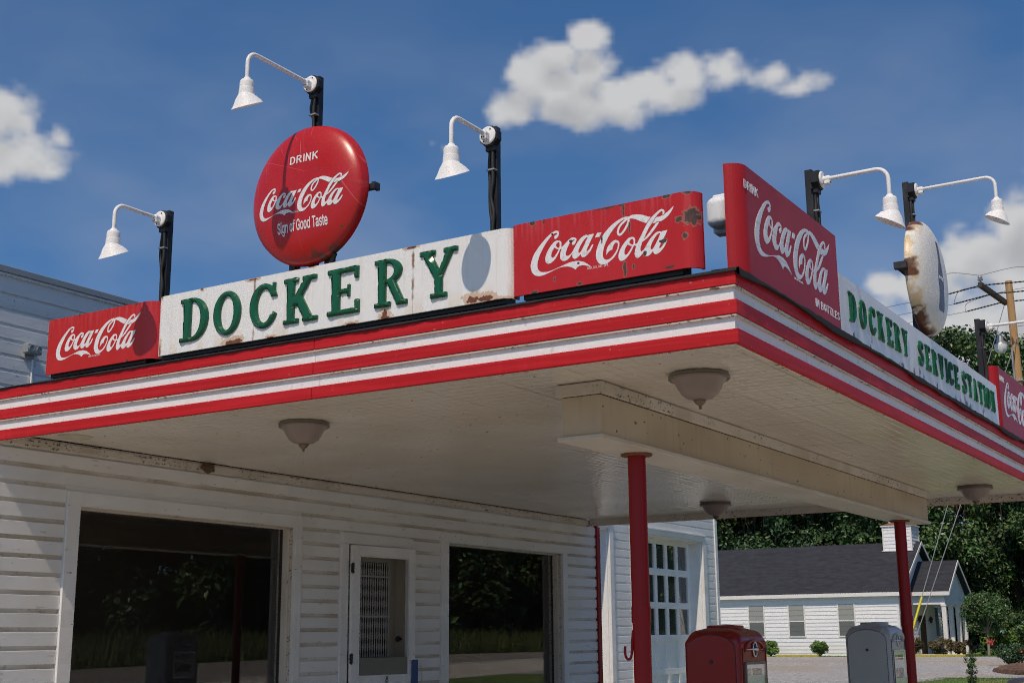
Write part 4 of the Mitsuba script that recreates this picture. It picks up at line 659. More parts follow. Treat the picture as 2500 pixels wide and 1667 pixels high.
# ---------------------------------------------------------------- fuel pumps
def hull_round(cx, cy, hx, hy, z0, z1, r, crown):
    P = []
    for sx in (-1, 1):
        for sy in (-1, 1):
            s = np.array(trimesh.creation.icosphere(3, r).vertices); P.append(s + (cx+sx*(hx-r), cy+sy*(hy-r), z1-crown-r)); c = np.array(trimesh.creation.cylinder(r*.45, .01, sections=24).vertices); P.append(c + (cx+sx*(hx-r*.45), cy+sy*(hy-r*.45), z0+.005))
            c = np.array(trimesh.creation.cylinder(r*.45, .01, sections=24).vertices); P.append(c + (cx+sx*(hx-r*.45), cy+sy*(hy-r*.45), z1-crown-r*1.05))
    e = np.array(trimesh.creation.icosphere(4, 1.0).vertices)*np.array([hx*.94, hy*.90, crown+r*.9]); P.append(e + (cx, cy, z1-crown-r*.9)); return man(m3.Manifold.hull_points(np.vstack(P)))
def fuel_pump(lab, x0, y0, z0, z1, body, hose):
    A, B = .405, .53; cx, cy = x0+B/2, y0+A/2; t = thing('fuel_pump', lab, 'fuel pump', 'old fuel pumps under the canopy')
    part(t, 'body', hull_round(cx, cy, B/2, A/2, z0, z1, .085, .035), body, smooth=35)
    part(t, 'top_cap', at(lathe([(.001, -.03), (.125, -.03), (.127, -.010), (.12, -.004), (.001, .003)], 36), cx, cy, z1+.0), body, smooth=30)
    # side panel, its arched outline raised from the body
    for s, x in ((-1, x0), (1, x0+B)):
        pan = unary_union([sbox(-A/2+.03, 0, A/2-.03, z1-z0-.19), affinity.translate(affinity.scale(Point(0, 0).buffer(1, 40), A/2-.03, .09), 0, z1-z0-.19)]).buffer(-.01).buffer(.01)
        m = trimesh.creation.extrude_polygon(pan, .008, engine='earcut'); v = np.array(m.vertices); w = np.stack([x + s*v[:, 2]*.6, cy + v[:, 0], z0 + .03 + v[:, 1]], 1)
        part(t, 'side_panel', trimesh.Trimesh(w, m.faces if s > 0 else m.faces[:, ::-1], process=False), body)
        m = trimesh.creation.extrude_polygon(pan.buffer(.004).difference(pan.buffer(-.003)), .0035, engine='earcut'); v = np.array(m.vertices); w = np.stack([x + s*(v[:, 2]*.8 - .0002), cy + v[:, 0], z0 + .03 + v[:, 1]], 1); part(t, 'panel_seam', trimesh.Trimesh(w, m.faces, process=False), 'm_black')
        part(t, 'lock', at(rot(lathe([(.001, 0), (.011, 0), (.013, .004), (.011, .008), (.001, .009)], 16), 90*s, (0, 1, 0)), x+s*.005, cy, z1-.245), 'm_black', smooth=30)
    part(t, 'seam', cat([tube([(x0+.055, y0-.0015, z0+.05), (x0+.055, y0-.0015, z1-.16), (x0+.058, y0+.02, z1-.10)], .004, 6), tube([(x0+B-.055, y0-.0015, z0+.05), (x0+B-.055, y0-.0015, z1-.16), (x0+B-.058, y0+.02, z1-.10)], .004, 6)]), 'm_black')
    for s, y in ((-1, y0), (1, y0+A)):
        brow = sweepcurve([(cx-.17, y-s*.000, z1-.175), (cx-.13, y+s*.004, z1-.13), (cx, y+s*.006, z1-.105), (cx+.13, y+s*.004, z1-.13), (cx+.17, y, z1-.175)]); part(t, 'brow', tube(brow, .010, 8), body, smooth=True)
        em = cat([at(rot(trimesh.creation.torus(.042, .006, 32, 10), 90, (1, 0, 0)), 0, 0, 0)]); em.vertices[:, 2] *= 1.15; em.vertices[:, 0] *= .8
        k = part(t, 'emblem', at(em, cx, y+s*.008, z1-.165), 'm_chrome', smooth=True)
        sp = tube([(cx-.165, y+s*.006, z1-.165), (cx-.05, y+s*.012, z1-.165), (cx, y+s*.022, z1-.165), (cx+.05, y+s*.012, z1-.165), (cx+.165, y+s*.006, z1-.165)], [.001, .006, .016, .006, .001], 10); part(k, 'wings', sp, 'm_chrome', smooth=True)
        part(k, 'disc', at(rot(lathe([(.001, 0), (.030, .004), (.025, .010), (.001, .012)], 20), 90*-s, (1, 0, 0)), cx, y+s*.002, z1-.167), 'm_black' if body == 'm_pump_red' else 'm_rim', smooth=40)
        def win(za, zb, hw, nm):
            f = sbox(-hw, za, hw, zb).buffer(.018).difference(sbox(-hw, za, hw, zb).buffer(.004)); m = trimesh.creation.extrude_polygon(f, .016, engine='earcut'); v = np.array(m.vertices); w = np.stack([cx+v[:, 0], y + s*v[:, 2]-s*.002, v[:, 1]], 1); k = part(t, nm, trimesh.Trimesh(w, m.faces, process=False), 'm_chrome' if body == 'm_pump_grey' else 'm_rim')
            m = bx(cx-hw, cx+hw, y+s*.001-.002, y+s*.001+.002, za, zb); part(k, 'dial', m, 'm_dial')
            return k
        k = win(z1-.55, z1-.265, .165, 'dial_window')
        for zz, h, wd, wl in ((z1-.335, .045, .075, 'SALE'), (z1-.49, .085, .08, '')):
            part(k, 'price_label', bx(cx-.15, cx-.15+wd, y+s*.0035-.001, y+s*.0035+.001, zz, zz+h), 'm_print_dark')
            if wl and s < 0: part(k, 'sale_word', onfront(words(wl, h*.45, wd*.7), y-.0046, cx-.15+wd*.15, zz+h*.28), 'm_dial')
            part(k, 'number_wheel', bx(cx-.05, cx+.12, y+s*.0035-.001, y+s*.0035+.001, zz, zz+h), 'm_black')
        k2 = win(z1-.75, z1-.66, .11, 'lower_window'); part(k2, 'dark_glass', bx(cx-.10, cx+.10, y+s*.004-.001, y+s*.004+.001, z1-.74, z1-.67), 'm_black')
        v = np.array([(cx-.166, y+s*.012, z1-.551), (cx+.166, y+s*.012, z1-.551), (cx+.166, y+s*.012, z1-.264), (cx-.166, y+s*.012, z1-.264)]); kk = num(f'{k}__glass'); scene[kk] = mikit.ply((v, np.array([[0, 1, 2], [0, 2, 3]])), 'm_glass')
    xs2 = x0+B+.03
    part(t, 'nozzle', cat([bx(xs2-.03, xs2+.02, cy-.04, cy+.04, z1-.45, z1-.38, .008), tube(sweepcurve([(xs2, cy-.09, z1-.52), (xs2+.01, cy-.05, z1-.42), (xs2+.02, cy, z1-.36), (xs2+.02, cy+.05, z1-.40)]), .014, 10)]), 'm_black', smooth=30)
    part(t, 'hose', tube(sweepcurve([(xs2, cy-.09, z1-.52), (xs2+.02, cy-.12, z1-.75), (xs2+.06, cy-.10, z1-1.1), (xs2+.10, cy, z1-1.28), (xs2+.08, cy+.10, z1-1.1), (xs2+.02, cy+.12, z1-.8), (xs2-.02, cy+.10, z1-.62)]), .014, 10), 'm_rubber', smooth=True)
    part(t, 'base', bx(x0+.01, x0+B-.01, y0+.01, y0+A-.01, z0-.03, z0+.03), 'm_black')
fuel_pump('glossy dark red fuel pump in front of the white garage door', 2.575, 1.12, .19, 1.675, 'm_pump_red', 1)
fuel_pump('pale grey fuel pump beside the far red post', 6.085, 1.12, .19, 1.713, 'm_pump_grey', 1)
isl = unary_union([Point(1.3, 1.333).buffer(.45, 24), Point(7.75, 1.333).buffer(.45, 24), sbox(1.3, .883, 7.75, 1.783)]); m = trimesh.creation.extrude_polygon(isl, .15, engine='earcut')
whole('pump_island', at(m, 0, 0, .008), 'm_concrete', 'low concrete island that carries the fuel pumps and posts', 'kerb island')
t = thing('litter_bin', 'dark grey rounded bin top at the bottom right corner', 'bin')
part(t, 'lid', at(lathe([(.001, 1.06), (.09, 1.057), (.16, 1.045), (.215, 1.015), (.235, .975), (.24, .93), (.24, .90)][::-1], 36), 12.0, 1.13, 0), 'm_bin', smooth=40); part(t, 'drum', at(lathe([(.001, .0), (.21, .0), (.225, .90), (.22, .905)], 36), 12.0, 1.13, .006), 'm_bin', smooth=40)

# ---------------------------------------------------------------- the church across the gravel
ch = thing('church', 'white sided church with a dark shingle roof and small square steeple', 'church'); GB = .56
CX0, CX1, CY0, CY1 = 60.0, 68.2, 16.0, 34.0; EV = 3.5; RX, RZ = 64.1, 6.25
def laps_x(x, y0, y1, z0, z1, h=.19):   # lapped vinyl facing -x
    P = []; n = int(round((z1-z0)/h))
    for i in range(n): P += [(x-.034, z0+i*h), (x-.004, z0+(i+1)*h-.004), (x-.002, z0+(i+1)*h-.0001)]
    P += [(x+.03, z0+n*h), (x+.03, z0)]; return ext(P, 1, y0, y1)
def laps_y(y, x0, x1, z0, z1, h=.19):
    P = []; n = int(round((z1-z0)/h))
    for i in range(n): P += [(y-.034, z0+i*h), (y-.004, z0+(i+1)*h-.004), (y-.002, z0+(i+1)*h-.0001)]
    P += [(y+.03, z0+n*h), (y+.03, z0)]; return ext(P, 0, x0, x1)
part(ch, 'side_wall', laps_x(CX0, CY0+.001, CY1, GB-.05, EV), 'm_vinyl'); part(ch, 'front_wall', laps_y(CY0, CX0+.031, CX1, GB-.05, EV+.3), 'm_vinyl')
part(ch, 'gable_wall', ext([(CX0, EV+.01), (CX1, EV+.01), (RX, RZ-.12)], 1, CY0, CY0+.05), 'm_vinyl'); part(ch, 'rear_walls', cat([bx(CX1-.05, CX1, CY0, CY1, GB-.05, EV), bx(CX0, CX1, CY1-.05, CY1, GB-.05, EV), ext([(CX0, EV), (CX1, EV), (RX, RZ-.12)], 1, CY1-.05, CY1)]), 'm_vinyl')
part(ch, 'corner_board', bx(CX0-.03, CX0+.05, CY0-.03, CY0+.07, GB-.05, EV-.01), 'm_white_plain')
ov = .32
def gable_roof(x0, x1, rx, ez, rz, y0, y1, th=.10): return ext([(x0, ez), (rx, rz), (x1, ez), (x1, ez+th), (rx, rz+th*1.15), (x0, ez+th)], 1, y0, y1)
rf = part(ch, 'roof', gable_roof(CX0-ov, CX1+ov, RX, EV+.05, RZ, 15.7, CY1+.3), 'm_shingle')
part(ch, 'eave_fascia', cat([bx(CX0-ov-.02, CX0-ov+.01, 15.7, CY1+.3, EV-.03, EV+.155), bx(CX0-ov+.0105, CX0, 15.72, CY1+.2, EV-.02, EV+.0)]), 'm_white_plain')
def rake(x0, x1, rx, ez, rz, y, th=.10, hh=.20):
    out = []
    for xa in (x0, x1):
        out.append(ext([(xa, ez-.04), (rx, rz-.04), (rx, rz+th*1.15+.005), (xa, ez+th+.01)], 1, y-.03, y-.0005))
    return cat(out)
part(ch, 'rake_board', rake(CX0-ov, CX1+ov, RX, EV+.05, RZ, 15.7), 'm_white_plain')
for y in (22.05, 18.64, 23.45+.0, 27.0, 30.4)[0:1] + (18.64,) + (23.45,) + (27.5, 31.0):
    y0 = {22.05: 20.86}.get(y, y-.4); w = part(ch, 'window', cat([bx(CX0-.06, CX0-.036, y0-.06, y0, 1.50, 3.17), bx(CX0-.06, CX0-.036, y0+.80, y0+.86, 1.50, 3.17), bx(CX0-.06, CX0-.036, y0+.0005, y0+.7995, 3.11, 3.17), bx(CX0-.07, CX0-.036, y0+.0005, y0+.7995, 1.50, 1.56), bx(CX0-.045, CX0-.03, y0+.0005, y0+.7995, 2.28, 2.33)]), 'm_white_plain')
    part(w, 'upper_pane', bx(CX0-.04, CX0-.024, y0+.0005, y0+.7995, 2.3305, 3.1095), 'm_blind'); part(w, 'lower_pane', bx(CX0-.036, CX0-.024, y0+.0005, y0+.7995, 1.5605, 2.2795), 'm_pane_grey')
    part(w, 'glazing_bar', cat([bx(CX0-.049, CX0-.0455, y0+.0005, y0+.7995, z, z+.018) for z in (2.58, 2.84, 1.80, 2.04)]), 'm_pane_grey')
stp = part(ch, 'steeple', cat([laps_x(63.3, 16.001, 17.46, 5.85, 7.15), laps_y(16.0, 63.331, 64.75, 5.85, 7.15), bx(63.34, 64.75, 16.04, 17.46, 5.6, 7.12)]), 'm_vinyl')
part(stp, 'trim', cat([bx(63.26, 63.345, 15.955, 16.04, 5.9, 7.17), bx(63.26, 63.30, 17.42, 17.49, 5.9, 7.17), bx(64.70, 64.78, 15.955, 16.0, 6.1, 7.17), bx(63.22, 64.84, 15.93, 17.55, 5.86, 5.90), bx(63.2, 64.85, 15.9, 17.56, 7.1505, 7.20)]), 'm_white_plain')
part(stp, 'skirt_roof', trimesh.Trimesh([(63.2, 15.9, 7.2), (64.85, 15.9, 7.2), (64.85, 17.56, 7.2), (63.2, 17.56, 7.2), (63.5, 16.25, 7.36), (64.5, 16.25, 7.36), (64.5, 17.2, 7.36), (63.5, 17.2, 7.36)], [[0, 1, 5], [0, 5, 4], [1, 2, 6], [1, 6, 5], [2, 3, 7], [2, 7, 6], [3, 0, 4], [3, 4, 7], [4, 5, 6], [4, 6, 7]], process=False), 'm_rusty')
part(stp, 'upper_stage', bx(63.52, 64.48, 16.27, 17.18, 7.36, 8.3), 'm_white_plain'); part(stp, 'spire', at(rot(trimesh.creation.cone(.78, 1.9, sections=4), 45, (0, 0, 1)), 64.0, 16.72, 8.3), 'm_shingle')
pc = part(ch, 'porch_roof', gable_roof(61.85, 66.62, 64.23, 3.58, 5.22, 13.95, 15.98), 'm_shingle', label='small gabled roof over the church porch')
part(pc, 'fascia', cat([bx(61.83, 61.86, 13.95, 15.97, 3.50, 3.69), bx(66.61, 66.64, 13.95, 15.97, 3.50, 3.69), rake(61.85, 66.62, 64.23, 3.58, 5.22, 13.95)]), 'm_white_plain')
part(pc, 'gable', ext([(62.1, 3.06), (66.4, 3.06), (66.4, 3.75), (64.23, 5.2), (62.1, 3.75)], 1, 14.25, 14.33), 'm_vinyl'); part(pc, 'side_beam', bx(62.1, 62.2, 14.3305, 15.97, 3.06, 3.6), 'm_vinyl'); part(pc, 'side_beam', bx(66.3, 66.4, 14.3305, 15.97, 3.06, 3.6), 'm_vinyl'); part(pc, 'ceiling', bx(62.2, 66.3, 14.34, 15.97, 3.30, 3.34), 'm_white_plain')
for x, y in ((62.18, 14.32), (63.5, 14.32), (65.0, 14.32), (66.32, 14.32)): part(ch, 'column', cat([bx(x-.11, x+.11, y-.11, y+.11, .60, 3.05, .01), bx(x-.15, x+.15, y-.15, y+.15, .55, .66), bx(x-.14, x+.14, y-.14, y+.14, 2.97, 3.055)]), 'm_white_plain')
part(ch, 'porch_floor', bx(61.9, 66.6, 13.9, 15.96, .45, .60), 'm_concrete')
d = part(ch, 'door', bx(63.55, 64.75, CY0-.05, CY0-.036, .62, 2.56), 'm_door_brown', label='dark brown church door'); part(d, 'frame', cat([bx(63.45, 63.549, CY0-.06, CY0-.036, .62, 2.66), bx(64.751, 64.85, CY0-.06, CY0-.036, .62, 2.66), bx(63.5495, 64.7505, CY0-.06, CY0-.036, 2.561, 2.66)]), 'm_white_plain')
part(ch, 'porch_window', cat([bx(66.9, 67.5, CY0-.04, CY0-.036, 1.5, 3.0)]), 'm_pane_grey')
for x in (63.2, 65.42):
    k = part(ch, 'wall_lantern', cat([at(lathe([(.001, -.16), (.06, -.14), (.11, .08), (.06, .14), (.001, .22)], 6), x, CY0-.16, 2.33), bx(x-.02, x+.02, CY0-.15, CY0-.022, 2.28, 2.32)]), 'm_black')
for x, y0, y1, lab in ((57.6, 12.4, 15.0, 'long yellow parking kerb at the edge of the grass in front of the church porch'), (57.6, 19.4, 21.6, 'yellow parking kerb by the round shrub along the church wall'), (57.6, 22.0, 24.4, 'yellow parking kerb at the left, mostly behind the red fuel pump')):
    whole('parking_kerb', bx(x-.08, x+.08, y0, y1, .54, .68, .02), 'm_yellow_kerb', lab, 'kerb')

# ---------------------------------------------------------------- plants
def leaves(centres, radii, n, size, seed, tone, droop=.3, squash=1.0):
    """n little folded leaves spread through clumps; returns one mesh"""
    r = np.random.default_rng(seed); C = np.asarray(centres, float); R = np.broadcast_to(np.asarray(radii, float), (len(C),)); w = R**2/np.sum(R**2); k = r.choice(len(C), n, p=w)
    d = r.normal(size=(n, 3)); d /= np.linalg.norm(d, axis=1, keepdims=True); q = r.random(n)**.45; P = C[k] + d*(R[k]*q)[:, None]*np.array([1, 1, squash])
    nrm = d*.7 + r.normal(size=(n, 3))*.55 + np.array([0, 0, .45]); nrm /= np.linalg.norm(nrm, axis=1, keepdims=True)
    a = np.cross(nrm, r.normal(size=(n, 3))); a[:, 2] -= droop*.5; a -= nrm*np.sum(a*nrm, 1, keepdims=True); a /= np.linalg.norm(a, axis=1, keepdims=True); b = np.cross(nrm, a)
    s = size*r.uniform(.6, 1.3, (n, 1)); V = np.stack([P-a*s*.5, P+b*s*.28+nrm*s*.05, P+a*s*.5-nrm*s*.08, P-b*s*.28+nrm*s*.05], 1).reshape(-1, 3); i = np.arange(n)[:, None]*4
    hue = r.uniform(.62, 1.5, (len(C), 1))[k]*r.uniform(.6, 1.5, (n, 1)); col = np.array(LEAF[tone])*hue*(1+np.array([.30, 0, -.1])*r.normal(0, .6, (n, 1)))
    return trimesh.Trimesh(V, np.vstack([i+[0, 1, 2], i+[0, 2, 3]]), process=False), np.repeat(np.clip(col, .004, .9), 4, 0)
def foliage(parent, nm, C, R, n, size, tone, seed):
    m, col = leaves(C, R, n, size, seed, tone); part(parent, nm, m, 'm_leaf', color=col)
def limbs(base, tips, r0, seed):
    r = np.random.default_rng(seed); out = []
    for tp in tips:
        b = np.array(base); tp = np.array(tp); mid = b*.5+tp*.5+r.normal(size=3)*np.linalg.norm(tp-b)*.06; out.append(tube(sweepcurve([b, mid, tp], 4), np.linspace(r0, r0*.25, 9), 7))
    return cat(out)
def tree(name, lab, x, y, h, rad, low, n, size, mt, seed, group=None, clumps=34, trunk='m_bark', r0=.22, full=False):
    r = np.random.default_rng(seed); g = float(gz(x)); t = thing(name, lab, 'tree' if 'tree' in name else 'shrub', group); C, R = [], []
    for i in range(clumps):
        u = r.normal(size=3); u /= np.linalg.norm(u); f = r.uniform(.35, 1.0)**.5; hh = (h-low)/2; C.append((x+u[0]*rad*f*.85, y+u[1]*rad*f*.85, g+low+hh+u[2]*hh*f*.88)); R.append(rad*r.uniform(.16, .34))
        if full: a = r.uniform(0, 6.283); q = rad*r.random()**.5; C[-1] = (x+q*math.cos(a), y+q*math.sin(a), g+r.uniform(.4, h*(1-.35*(q/rad)**2)))
    part(t, 'trunk', cat([tube(sweepcurve([(x, y, g-.1), (x+r.normal()*.1, y+r.normal()*.1, g+low+(h-low)*.3), (x+r.normal()*.3, y+r.normal()*.3, g+low+(h-low)*.8)], 5), np.linspace(r0, r0*.35, 11), 10), limbs((x, y, g+low*.8+(h-low)*.1), C[::3], r0*.45, seed)]), trunk, smooth=True)
    foliage(t, 'crown', C, R, n, size, mt, seed+1); return t
TL = 'trees behind the church'
TR = [(74, 33.5, 15, 4.6, 'm_leaf_mid', 'leftmost tree behind the church roof, beside the garage corner'), (73, 28.5, 16, 4.4, 'm_leaf_dark', 'dark tree behind the church roof, second from the garage'), (75, 24, 16, 4.4, 'm_leaf_dark', 'tree behind the middle of the church roof'), (73, 20.3, 16.5, 3.9, 'm_leaf_mid', 'tree behind the church just left of its steeple'), (75, 16.3, 21.6, 3.9, 'm_leaf_mid', 'tall tree behind the church steeple whose top shows left of the utility pole'),
      (77, 13.6, 21.0, 3.0, 'm_leaf_dark', 'tall tree behind the utility pole lamp, right of the church porch'), (74, 10.6, 20.2, 3.0, 'm_leaf_mid', 'tree right of the utility pole at the right edge'), (72, 6.8, 14.0, 3.4, 'm_leaf_dark', 'dark tree at far right, below the canopy edge'), (77, 2.6, 17, 4.4, 'm_leaf_dark', 'dark tree behind the rose bush at the right edge')]
for i, (x, y, h, rad, mt, lab) in enumerate(TR): tree('tree', lab, x, y, h, rad, 1.0, 42000, .27, mt, 100+i, TL, clumps=110, r0=.09, full=i < 4 or i > 6)
for i, (x, y, h, rad) in enumerate(((80, 29, 14, 5.5), (81, 21, 15, 5.5), (82, 10.5, 15, 4.5), (82, 4, 15, 5.5), (80, 37.5, 15, 5))): tree('tree', 'dark tree in the second row behind the church trees', x, y, h, rad, .5, 14000, .5, 'm_leaf_dark', 140+i, 'second row of trees behind the church', clumps=80, full=True, r0=.12)
# the lower growth at the right
tree('crape_myrtle_tree', 'small many-stemmed tree with pale trunk right of the church porch', 60.6, 12.0, 3.0, 1.35, 1.1, 5200, .15, 'm_leaf_mid', 201, clumps=40, trunk='m_pale_bark', r0=.07)
tree('young_tree', 'bright green small tree at the right edge behind the rose bush', 58.5, 8.7, 3.0, 1.5, .9, 5200, .16, 'm_leaf_light', 205, clumps=40, trunk='m_pale_bark', r0=.06)
def bush(name, lab, x, y, rx, ry, h, n, size, mt, seed, group=None, extra=None):
    r = np.random.default_rng(seed); g = float(gz(x)); t = thing(name, lab, 'shrub', group); C = []; R = []
    for i in range(26):
        u = r.normal(size=3); u /= np.linalg.norm(u); C.append((x+u[0]*rx*.72, y+u[1]*ry*.72, g+h*.55+u[2]*h*.32)); R.append(min(rx, ry, h*.5)*r.uniform(.30, .5))
    foliage(t, 'foliage', C, R, n, size, mt, seed); part(t, 'stems', limbs((x, y, g), C[::4], .025, seed), 'm_bark', smooth=True)
    return t, C
for y, lab in ((19.78, 'small round clipped shrub against the church wall between two windows'), (22.35, 'round clipped shrub against the church wall, half behind the red fuel pump')): bush('round_shrub', lab, 58.9, y, .42, .42, .78, 2600, .10, 'm_leaf_light', 301+int(y), 'clipped shrubs along the church wall')
for i, (x, y, rx, ry, h, mt, lab) in enumerate(((61.2, 15.75, .6, .5, .95, 'm_leaf_red', 'reddish shrub left of the church door, behind the far post'), (61.0, 14.3, .7, .75, .85, 'm_leaf_red', 'reddish mounded shrub in front of the church porch'), (61.2, 13.2, .7, .8, .72, 'm_leaf_red', 'second reddish shrub along the porch, next to the columns'), (61.0, 12.2, .6, .8, .55, 'm_leaf_mid', 'low green shrub at the right end of the porch bed'))): bush('porch_shrub', lab, x, y, rx, ry, h, 2600, .10, mt, 320+i, 'shrubs along the church porch')
for i, (x, y, rx, ry, h, mt, lab) in enumerate(((66, 10.6, 2.0, 1.3, 2.6, 'm_leaf_mid', 'thick green shrub behind the small pale-trunked tree'), (68, 7.6, 2.2, 1.6, 3.6, 'm_leaf_light', 'light green thicket behind the bright small tree'), (67, 5.2, 2, 1.6, 3.4, 'm_leaf_mid', 'green thicket at the right edge below the trees'), (68.5, 13.0, 1.6, 1.2, 2.2, 'm_leaf_light', 'light green shrub seen between the porch columns'))): bush('thicket', lab, x, y, rx, ry, h, 6000, .18, mt, 340+i)
rb, RC = bush('rose_bush', 'rose bush with coral flowers on the dark mulch bed at the right', 44.5, 7.75, .8, .50, .82, 4600, .085, 'm_leaf_dark', 360)
foliage(rb, 'flowers', [(44.3, 8.48, 1.33+.0), (44.4, 8.42, 1.25), (44.2, 8.30, 1.36), (44.1, 7.35, 1.0)], [.10, .08, .07, .05], 110, .075, 'm_flower', 361); part(rb, 'flower_stems', limbs((44.4, 8.2, .9), [(44.3, 8.48, 1.33), (44.2, 8.3, 1.36), (44.4, 8.4, 1.25)], .008, 4), 'm_bark')
sp_, SC = bush('sapling', 'small slender green sapling on the lawn in front of the mulch bed', 28.5, 5.55, .17, .17, .95, 900, .055, 'm_leaf_mid', 370); foliage(sp_, 'tip_leaves', [(28.5, 5.55, float(gz(28.5))+.95), (28.5, 5.48, float(gz(28.5))+.85), (28.5, 5.66, float(gz(28.5))+.8)], [.10, .09, .09], 160, .05, 'm_leaf_mid', 371)
r = np.random.default_rng(5); n = 42000; X = np.concatenate([r.uniform(14, 35.5, n*2//3), r.uniform(57.3, 66, n//3)]); Y = np.concatenate([r.uniform(1.5, 8.1, n*2//3), r.uniform(4, 25, n//3)]); keep = ~((X > 59.5) & (Y > 13.9)); X, Y = X[keep], Y[keep]; n = len(X); a = r.uniform(0, 6.28, n); hgt = r.uniform(.03, .085, n); w = .007
B0 = np.stack([X, Y, gz(X)], 1); D = np.stack([np.cos(a), np.sin(a), 0*a], 1)*w; tip = B0 + np.stack([r.normal(0, .02, n), r.normal(0, .02, n), hgt], 1); V = np.stack([B0-D, B0+D, tip], 1).reshape(-1, 3)
whole('grass', trimesh.Trimesh(V, np.arange(3*n).reshape(-1, 3), process=False), 'm_grass', 'short green grass on the lawns', 'grass', kind='stuff')

# ---------------------------------------------------------------- utility pole, wires
up_ = thing('utility_pole', 'tall wooden utility pole with a crossarm and insulators', 'utility pole'); PX, PY = 30.0, 4.06; g0 = float(gz(PX))
part(up_, 'pole', tube([(PX, PY-.12, g0-.3), (PX, PY-.02, 6), (PX, PY, 10.86)], [.145, .12, .095], 16), 'm_wood', smooth=True)
a0, a1 = np.array([27.75, 4.36, 10.30]), np.array([30.1, 4.20, 10.30]); dirn = (a1-a0)/np.linalg.norm(a1-a0); sd_ = np.cross(dirn, [0, 0, 1])
def beam_between(p, q, w, h):
    dv = (q-p)/np.linalg.norm(q-p); s = np.cross(dv, [0, 0, 1]); s /= np.linalg.norm(s); u2 = np.cross(s, dv); V = [c + i*s*w/2 + j*u2*h/2 for c in (p, q) for i, j in ((-1, -1), (1, -1), (1, 1), (-1, 1))]; return man(m3.Manifold.hull_points(np.array(V)))
part(up_, 'crossarm', beam_between(a0, a1, .10, .13), 'm_bark')
part(up_, 'pin_insulator', at(lathe([(.001, 0), (.02, .0), (.02, .06), (.06, .07), (.07, .10), (.03, .12), (.06, .14), (.055, .18), (.02, .20), (.001, .21)], 16), *(a0+(.1, 0, .06))), 'm_galv', smooth=40)
def strain(p, q):
    p, q = np.array(p), np.array(q); n = 12; P = [p+(q-p)*k/(n*2) for k in range(n*2+1)]; R = [.012 if k % 2 else .024 for k in range(n*2+1)]; R[0] = R[-1] = .012; return tube(P, R, 8)
left = [(a0+dirn*.1, 'c'), (a0+dirn*1.15, 'c'), (a0+dirn*2.2, 'c')]; ends = []
for k, (p, _) in enumerate(left):
    q = p + np.array([.15, 1.05, -.10]); part(up_, 'strain_insulator', strain(p, q), 'm_steel', smooth=True); ends.append(q)
    q2 = p + np.array([.35, -1.2, .02]); part(up_, 'strain_insulator', strain(p, q2), 'm_steel', smooth=True)
    whole('power_line', tube(sweepcurve([q, q+np.array([1.0, 6, -.12]), q+np.array([2.6, 14, -.2]), q+np.array([5.5, 30, -.1])], 6), .006, 6), 'm_steel', ('power line from the near end of the crossarm', 'power line from the middle of the crossarm', 'lowest power line, from the crossarm beside the pole')[k] + ' towards the left', 'cable', smooth=True)
    whole('power_line', tube(sweepcurve([q2, q2+np.array([1.0, -8, -.1]), q2+np.array([2.6, -20, .1])], 6), .006, 6), 'm_steel', ('power line from the near end of the crossarm', 'power line from the middle of the crossarm', 'power line from the crossarm beside the pole')[k] + ' towards the right edge', 'cable', smooth=True)
part(up_, 'jumper_wire', cat([tube(sweepcurve([a0+(.1, 0, .26), ends[0]+(-.1, -.3, .55), ends[0]+(0, .25, .42), ends[0]]), .006, 5), tube(sweepcurve([a0+(.1, 0, .26), a0+(.25, -.9, .38), a0+(.35, -1.35, .2), a0+(.4, -1.45, .02)]), .006, 5), tube(sweepcurve([ends[1], ends[1]+(0, -.2, .35), a0+dirn*1.15+(0, .2, .2)]), .006, 5), tube(sweepcurve([ends[2], ends[2]+(0, -.1, .25), a0+dirn*2.2+(0, 0, .28), a0+dirn*2.2+(0, -.9, .3)]), .006, 5)]), 'm_steel')
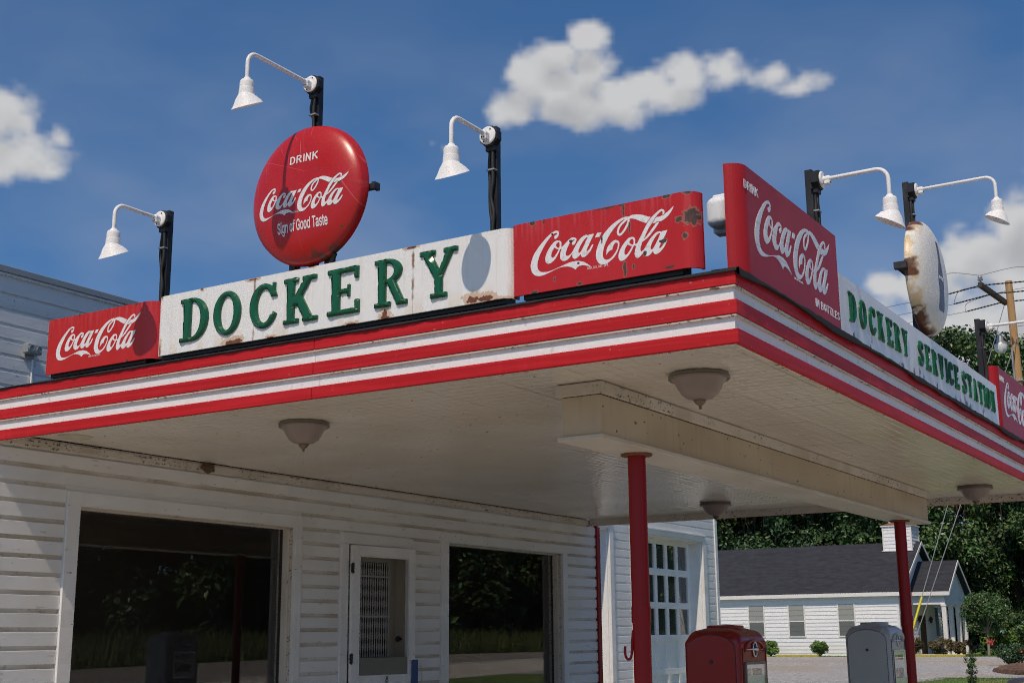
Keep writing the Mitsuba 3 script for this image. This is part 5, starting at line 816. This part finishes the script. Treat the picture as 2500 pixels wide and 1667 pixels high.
part(up_, 'step_bolt', cat([tube([(PX, PY-.08, z), (PX-.02, PY-.28, z)], .012, 6) for z in (9.6, 9.2, 7.9, 6.9)]), 'm_galv'); part(up_, 'bracket', cat([bx(PX-.14, PX+.1, PY-.15, PY+.14, 8.1, 8.14), bx(PX-.14, PX+.1, PY-.15, PY+.14, 7.5, 7.54), tube([(PX-.14, PY+.06, 7.3), (PX-.14, PY+.06, 9.0)], .025, 8)]), 'm_galv')
lp_ = part(up_, 'yard_light', at(lathe([(.001, -.34), (.10, -.33), (.15, -.26), (.165, -.16), (.165, -.12)], 24), 29.7, 4.36, 9.20), 'm_vinyl', smooth=40, label='grey bell-shaped yard light on the pole')
part(lp_, 'cap', at(lathe([(.165, -.119), (.15, -.08), (.09, -.05), (.075, .10), (.05, .15), (.001, .16)], 24), 29.7, 4.36, 9.20), 'm_galv', smooth=40); part(lp_, 'bracket_arm', tube([(29.75, 4.3, 9.18), (30.0, 4.1, 9.1)], .03, 8), 'm_galv')
gt, gb = np.array([29.95, 4.22, 10.2]), np.array([22.86, 5.99, .12]); gd_ = gt-gb
gw = thing('guy_wire', 'guy wire with a yellow guard sleeve running down from the utility pole', 'cable')
part(gw, 'wire', tube([gb, gt], .009, 6), 'm_galv'); part(gw, 'wire', tube([gb+(.0, -.04, 0), gt+(0, -.25, -.9)], .009, 6), 'm_galv')
part(gw, 'guard', tube([gb+gd_*.015, gb+gd_*.228], .026, 10), 'm_yellow', smooth=True)

# ---------------------------------------------------------------- across the road, seen in the windows
for i in range(18):
    x = 22+i*8.6; tree('roadside_tree', 'dark tree across the road, seen only as a reflection in the station windows', x, -54-4*(i % 2), 18+2*((i*5) % 3), 6.2, .2, 19000, .62, 'm_leaf_mid', 400+i, 'trees reflected in the station windows', clumps=60, full=True)
r = np.random.default_rng(9); n = 40000; X = r.uniform(15, 170, n); Y = -36.5 - 12*r.random(n); a = r.uniform(0, 6.28, n); B0 = np.stack([X, Y, gz(X)+.0*X], 1); D = np.stack([np.cos(a), np.sin(a), 0*a], 1)*.07; tip = B0 + np.stack([r.normal(0, .2, n), r.normal(0, .2, n), r.uniform(.4, 1.3, n)*(1+(-36.5-Y)*.06)], 1)
whole('tall_grass', trimesh.Trimesh(np.stack([B0-D, B0+D, tip], 1).reshape(-1, 3), np.arange(3*n).reshape(-1, 3), process=False), 'm_tall_grass', 'tall grass on the far verge of the road, reflected in the windows', 'grass', kind='stuff')
